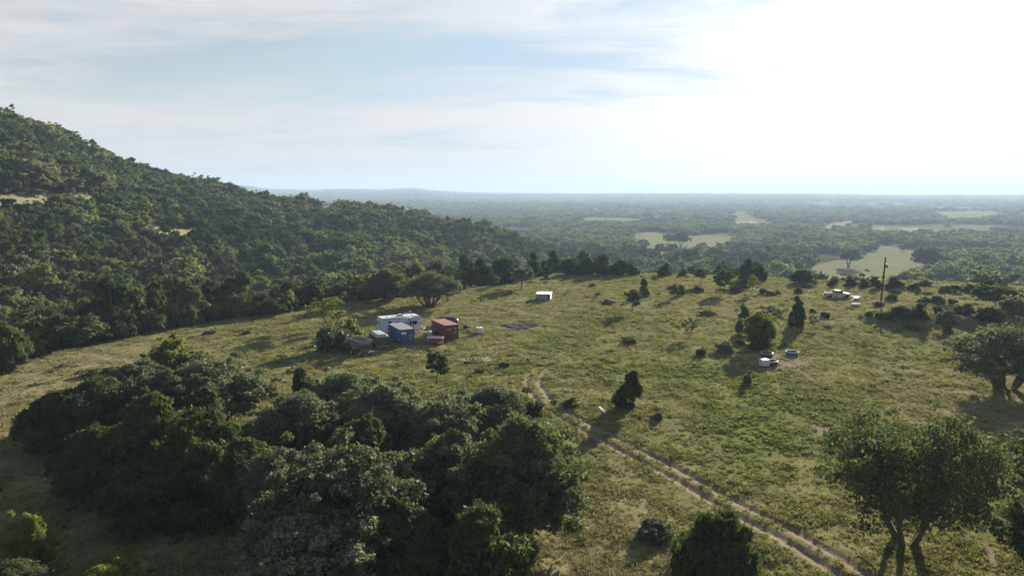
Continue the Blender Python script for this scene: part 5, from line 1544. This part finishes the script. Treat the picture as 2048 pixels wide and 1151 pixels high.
def small_things():
    cx, cy = flat(1207, 827)
    t = thing('plank', 'pale plank lying in the grass left of the lone juniper', 'plank', cx, cy + .9, R(8))
    B().box(-.14, .14, -1.15, 1.15, .06, .12).build('board', K['plank'], t); B().box(.16, .42, -.5, .1, .03, .08).build('offcut', K['plank'], t)
    cx, cy = flat(932, 656)
    t = thing('black_drum', 'black plastic drum right of the red container', 'drum', cx, cy + .3, R(35))
    B().tube((-.42, 0, .33), (.42, 0, .33), .32, n=16).build('drum', K['rubber'], t, label=None)
    B().torus((0, 0, 0), .33, .03, 20, 6).build('hoop', K['rubber'], t).rotation_euler = (0, R(90), 0)
    t.children[-1].location = (0.1, 0, .33)
    cx, cy = flat(898, 652)
    t = thing('covered_boat', 'dark rounded hull showing behind the roof of the red container', 'boat', cx - .5, cy + 1.6, R(-14))
    b = B(); n = 12; rows = []
    for k in range(9):
        f = k / 8; xx = -2.1 + 4.2 * f; rr = .9 * (math.sin(math.pi * min(1, .12 + .80 * f)) ** .6); hh = 1.25 * (math.sin(math.pi * (.10 + .78 * f)) ** .45)
        rows.append([(xx, -rr * math.cos(math.pi * j / n), .35 + hh * math.sin(math.pi * j / n)) for j in range(n + 1)])
    vs = [p for r in rows for p in r]; m_ = n + 1
    fs = [(r * m_ + i, r * m_ + i + 1, (r + 1) * m_ + i + 1, (r + 1) * m_ + i) for r in range(8) for i in range(n)]
    fs += [tuple(range(m_)), tuple(range(9 * m_ - 1, 8 * m_ - 1, -1))]
    b.add(vs, fs, True).build('hull', mat('dark_gloss', (0.035, 0.038, 0.045), 0.25, spec=0.6), t)
    B().box(-1.9, 1.9, -.82, .82, .28, .36).build('gunwale', K['steel'], t)
    # clutter between the trailers
    for (px_, py_, kind) in ((860, 677, 'cab'), (850, 668, 'crate'), (873, 672, 'grill'), (889, 678, 'post'), (866, 664, 'lumber')):
        cx, cy = flat(px_, py_)
        if kind == 'cab':
            t = thing('steel_cabinet', 'pale narrow cabinet standing behind the red box trailer', 'cabinet', cx, cy, R(20))
            B().box(-.28, .28, -.25, .25, .05, 1.15).build('body', K['pgrey'], t, bevel=.02); B().box(-.25, .25, -.265, -.252, .10, .62).build('door', K['steel'], t); B().box(-.3, .3, -.28, .28, 1.15, 1.19).build('top', K['tubrim'], t)
        elif kind == 'crate':
            t = thing('storage_crate', 'grey crate beside the tow frame of the white trailer', 'crate', cx, cy, R(35))
            B().box(-.35, .35, -.25, .25, .02, .42).build('box', K['pgrey'], t); B().box(-.37, .37, -.27, .27, .42, .47).build('lid', K['steel'], t)
        elif kind == 'grill':
            t = thing('barrel_grill', 'black barrel grill in the shade beside the red container', 'grill', cx, cy, R(28))
            B().tube((-.55, 0, .85), (.55, 0, .85), .28, n=14).build('barrel', K['dark'], t)
            for sx in (-.45, .45):
                for sy in (-.2, .2): B().tube((sx, sy, .0), (sx, sy * .5, .7), .025, n=5).build('leg', K['dark'], t)
            B().tube((.35, .05, 1.1), (.35, .05, 1.55), .05, n=8).build('chimney', K['dark'], t)
        elif kind == 'post':
            t = thing('leaning_pole', 'pale upright pole against the near corner of the red container', 'pole', cx - .1, cy, R(0))
            B().tube((0, 0, 0), (.05, .1, 2.25), .035, n=6).build('shaft', K['pgrey'], t); B().box(-.05, .16, -.02, .08, 1.6, 2.2).build('sleeve', K['panelblue'], t)
        else:
            t = thing('lumber_stack', 'stack of old boards along the side of the red container', 'lumber', cx, cy, R(-62))
            for k in range(6): B().box(-1.3 + k * .04, 1.2 - k * .06, -.35 + (k % 3) * .24, -.13 + (k % 3) * .24, .02 + (k // 3) * .07, .08 + (k // 3) * .07).build('board', K['plank'], t)
small_things()

def farm_building(px, py, w_, h_, label, wall, roof):
    x, y, z = hit(px, py); d = y * CT - (z - H) * ST; mw = w_ * d / F; mh = h_ * d / F
    t = thing('farm_building', label, 'farm building', x, y, R(random.uniform(-15, 15)))
    dp = min(mw * .6, 14)
    B().box(-mw / 2, mw / 2, -dp / 2, dp / 2, -.5, mh * .65).build('wall', wall, t)
    B().prism([(-dp / 2 - .4, mh * .65), (0, mh), (dp / 2 + .4, mh * .65)], -mw / 2 - .3, mw / 2 + .3, axis='x').build('roof', roof, t)
    B().box(-mw * .12, mw * .12, -dp / 2 - .06, -dp / 2 - .01, 0, mh * .5).build('door', K['dgrey'], t)
for a in ((2032, 476, 22, 5, 'long white roofed barn among trees at the far right'), (1710, 510, 7, 5, 'tiny white roofed hut behind the lone valley oak'),
          (912, 433, 16, 4, 'long pale building in the hazy plain beyond the hill'), (962, 434, 10, 4, 'second pale building beyond the hill'),
          (1200, 421, 9, 4, 'small white house far out on the plain'), (1685, 440, 9, 4, 'white house in the tan clearing on the plain'),
          (1812, 447, 22, 4, 'row of pale sheds far out on the right'), (2035, 404, 18, 3, 'reddish roofed barn near the horizon at the right')):
    farm_building(*a, K['white'] if 'reddish' not in a[4] else K['red_roof'], K['white'] if 'reddish' not in a[4] else K['red_roof'])

# ---------------------------------------------------------------- air
def build_haze():
    me = bpy.data.meshes.new('haze'); bm = bmesh.new()
    bmesh.ops.create_cube(bm, size=1.0)
    s = 11800 * 2; z0, z1 = -60.0, 135.0
    for v in bm.verts:
        v.co = Vector((v.co.x * s, v.co.y * s, z0 + (v.co.z + .5) * (z1 - z0)))
    bm.to_mesh(me); bm.free()
    m = bpy.data.materials.new('haze'); m.use_nodes = True; t = m.node_tree; t.nodes.clear()
    p = N(t, 'ShaderNodeVolumePrincipled')
    p.inputs['Color'].default_value = (0.38, 0.51, 0.70, 1)
    p.inputs['Density'].default_value = 0.00020
    p.inputs['Anisotropy'].default_value = 0.15
    out = N(t, 'ShaderNodeOutputMaterial'); L(t, p.outputs[0], out.inputs['Volume'])
    me.materials.append(m)
    o = bpy.data.objects.new('haze', me); COL.objects.link(o); tag(o, 'pale blue haze over the far plain', kind='stuff')
build_haze()
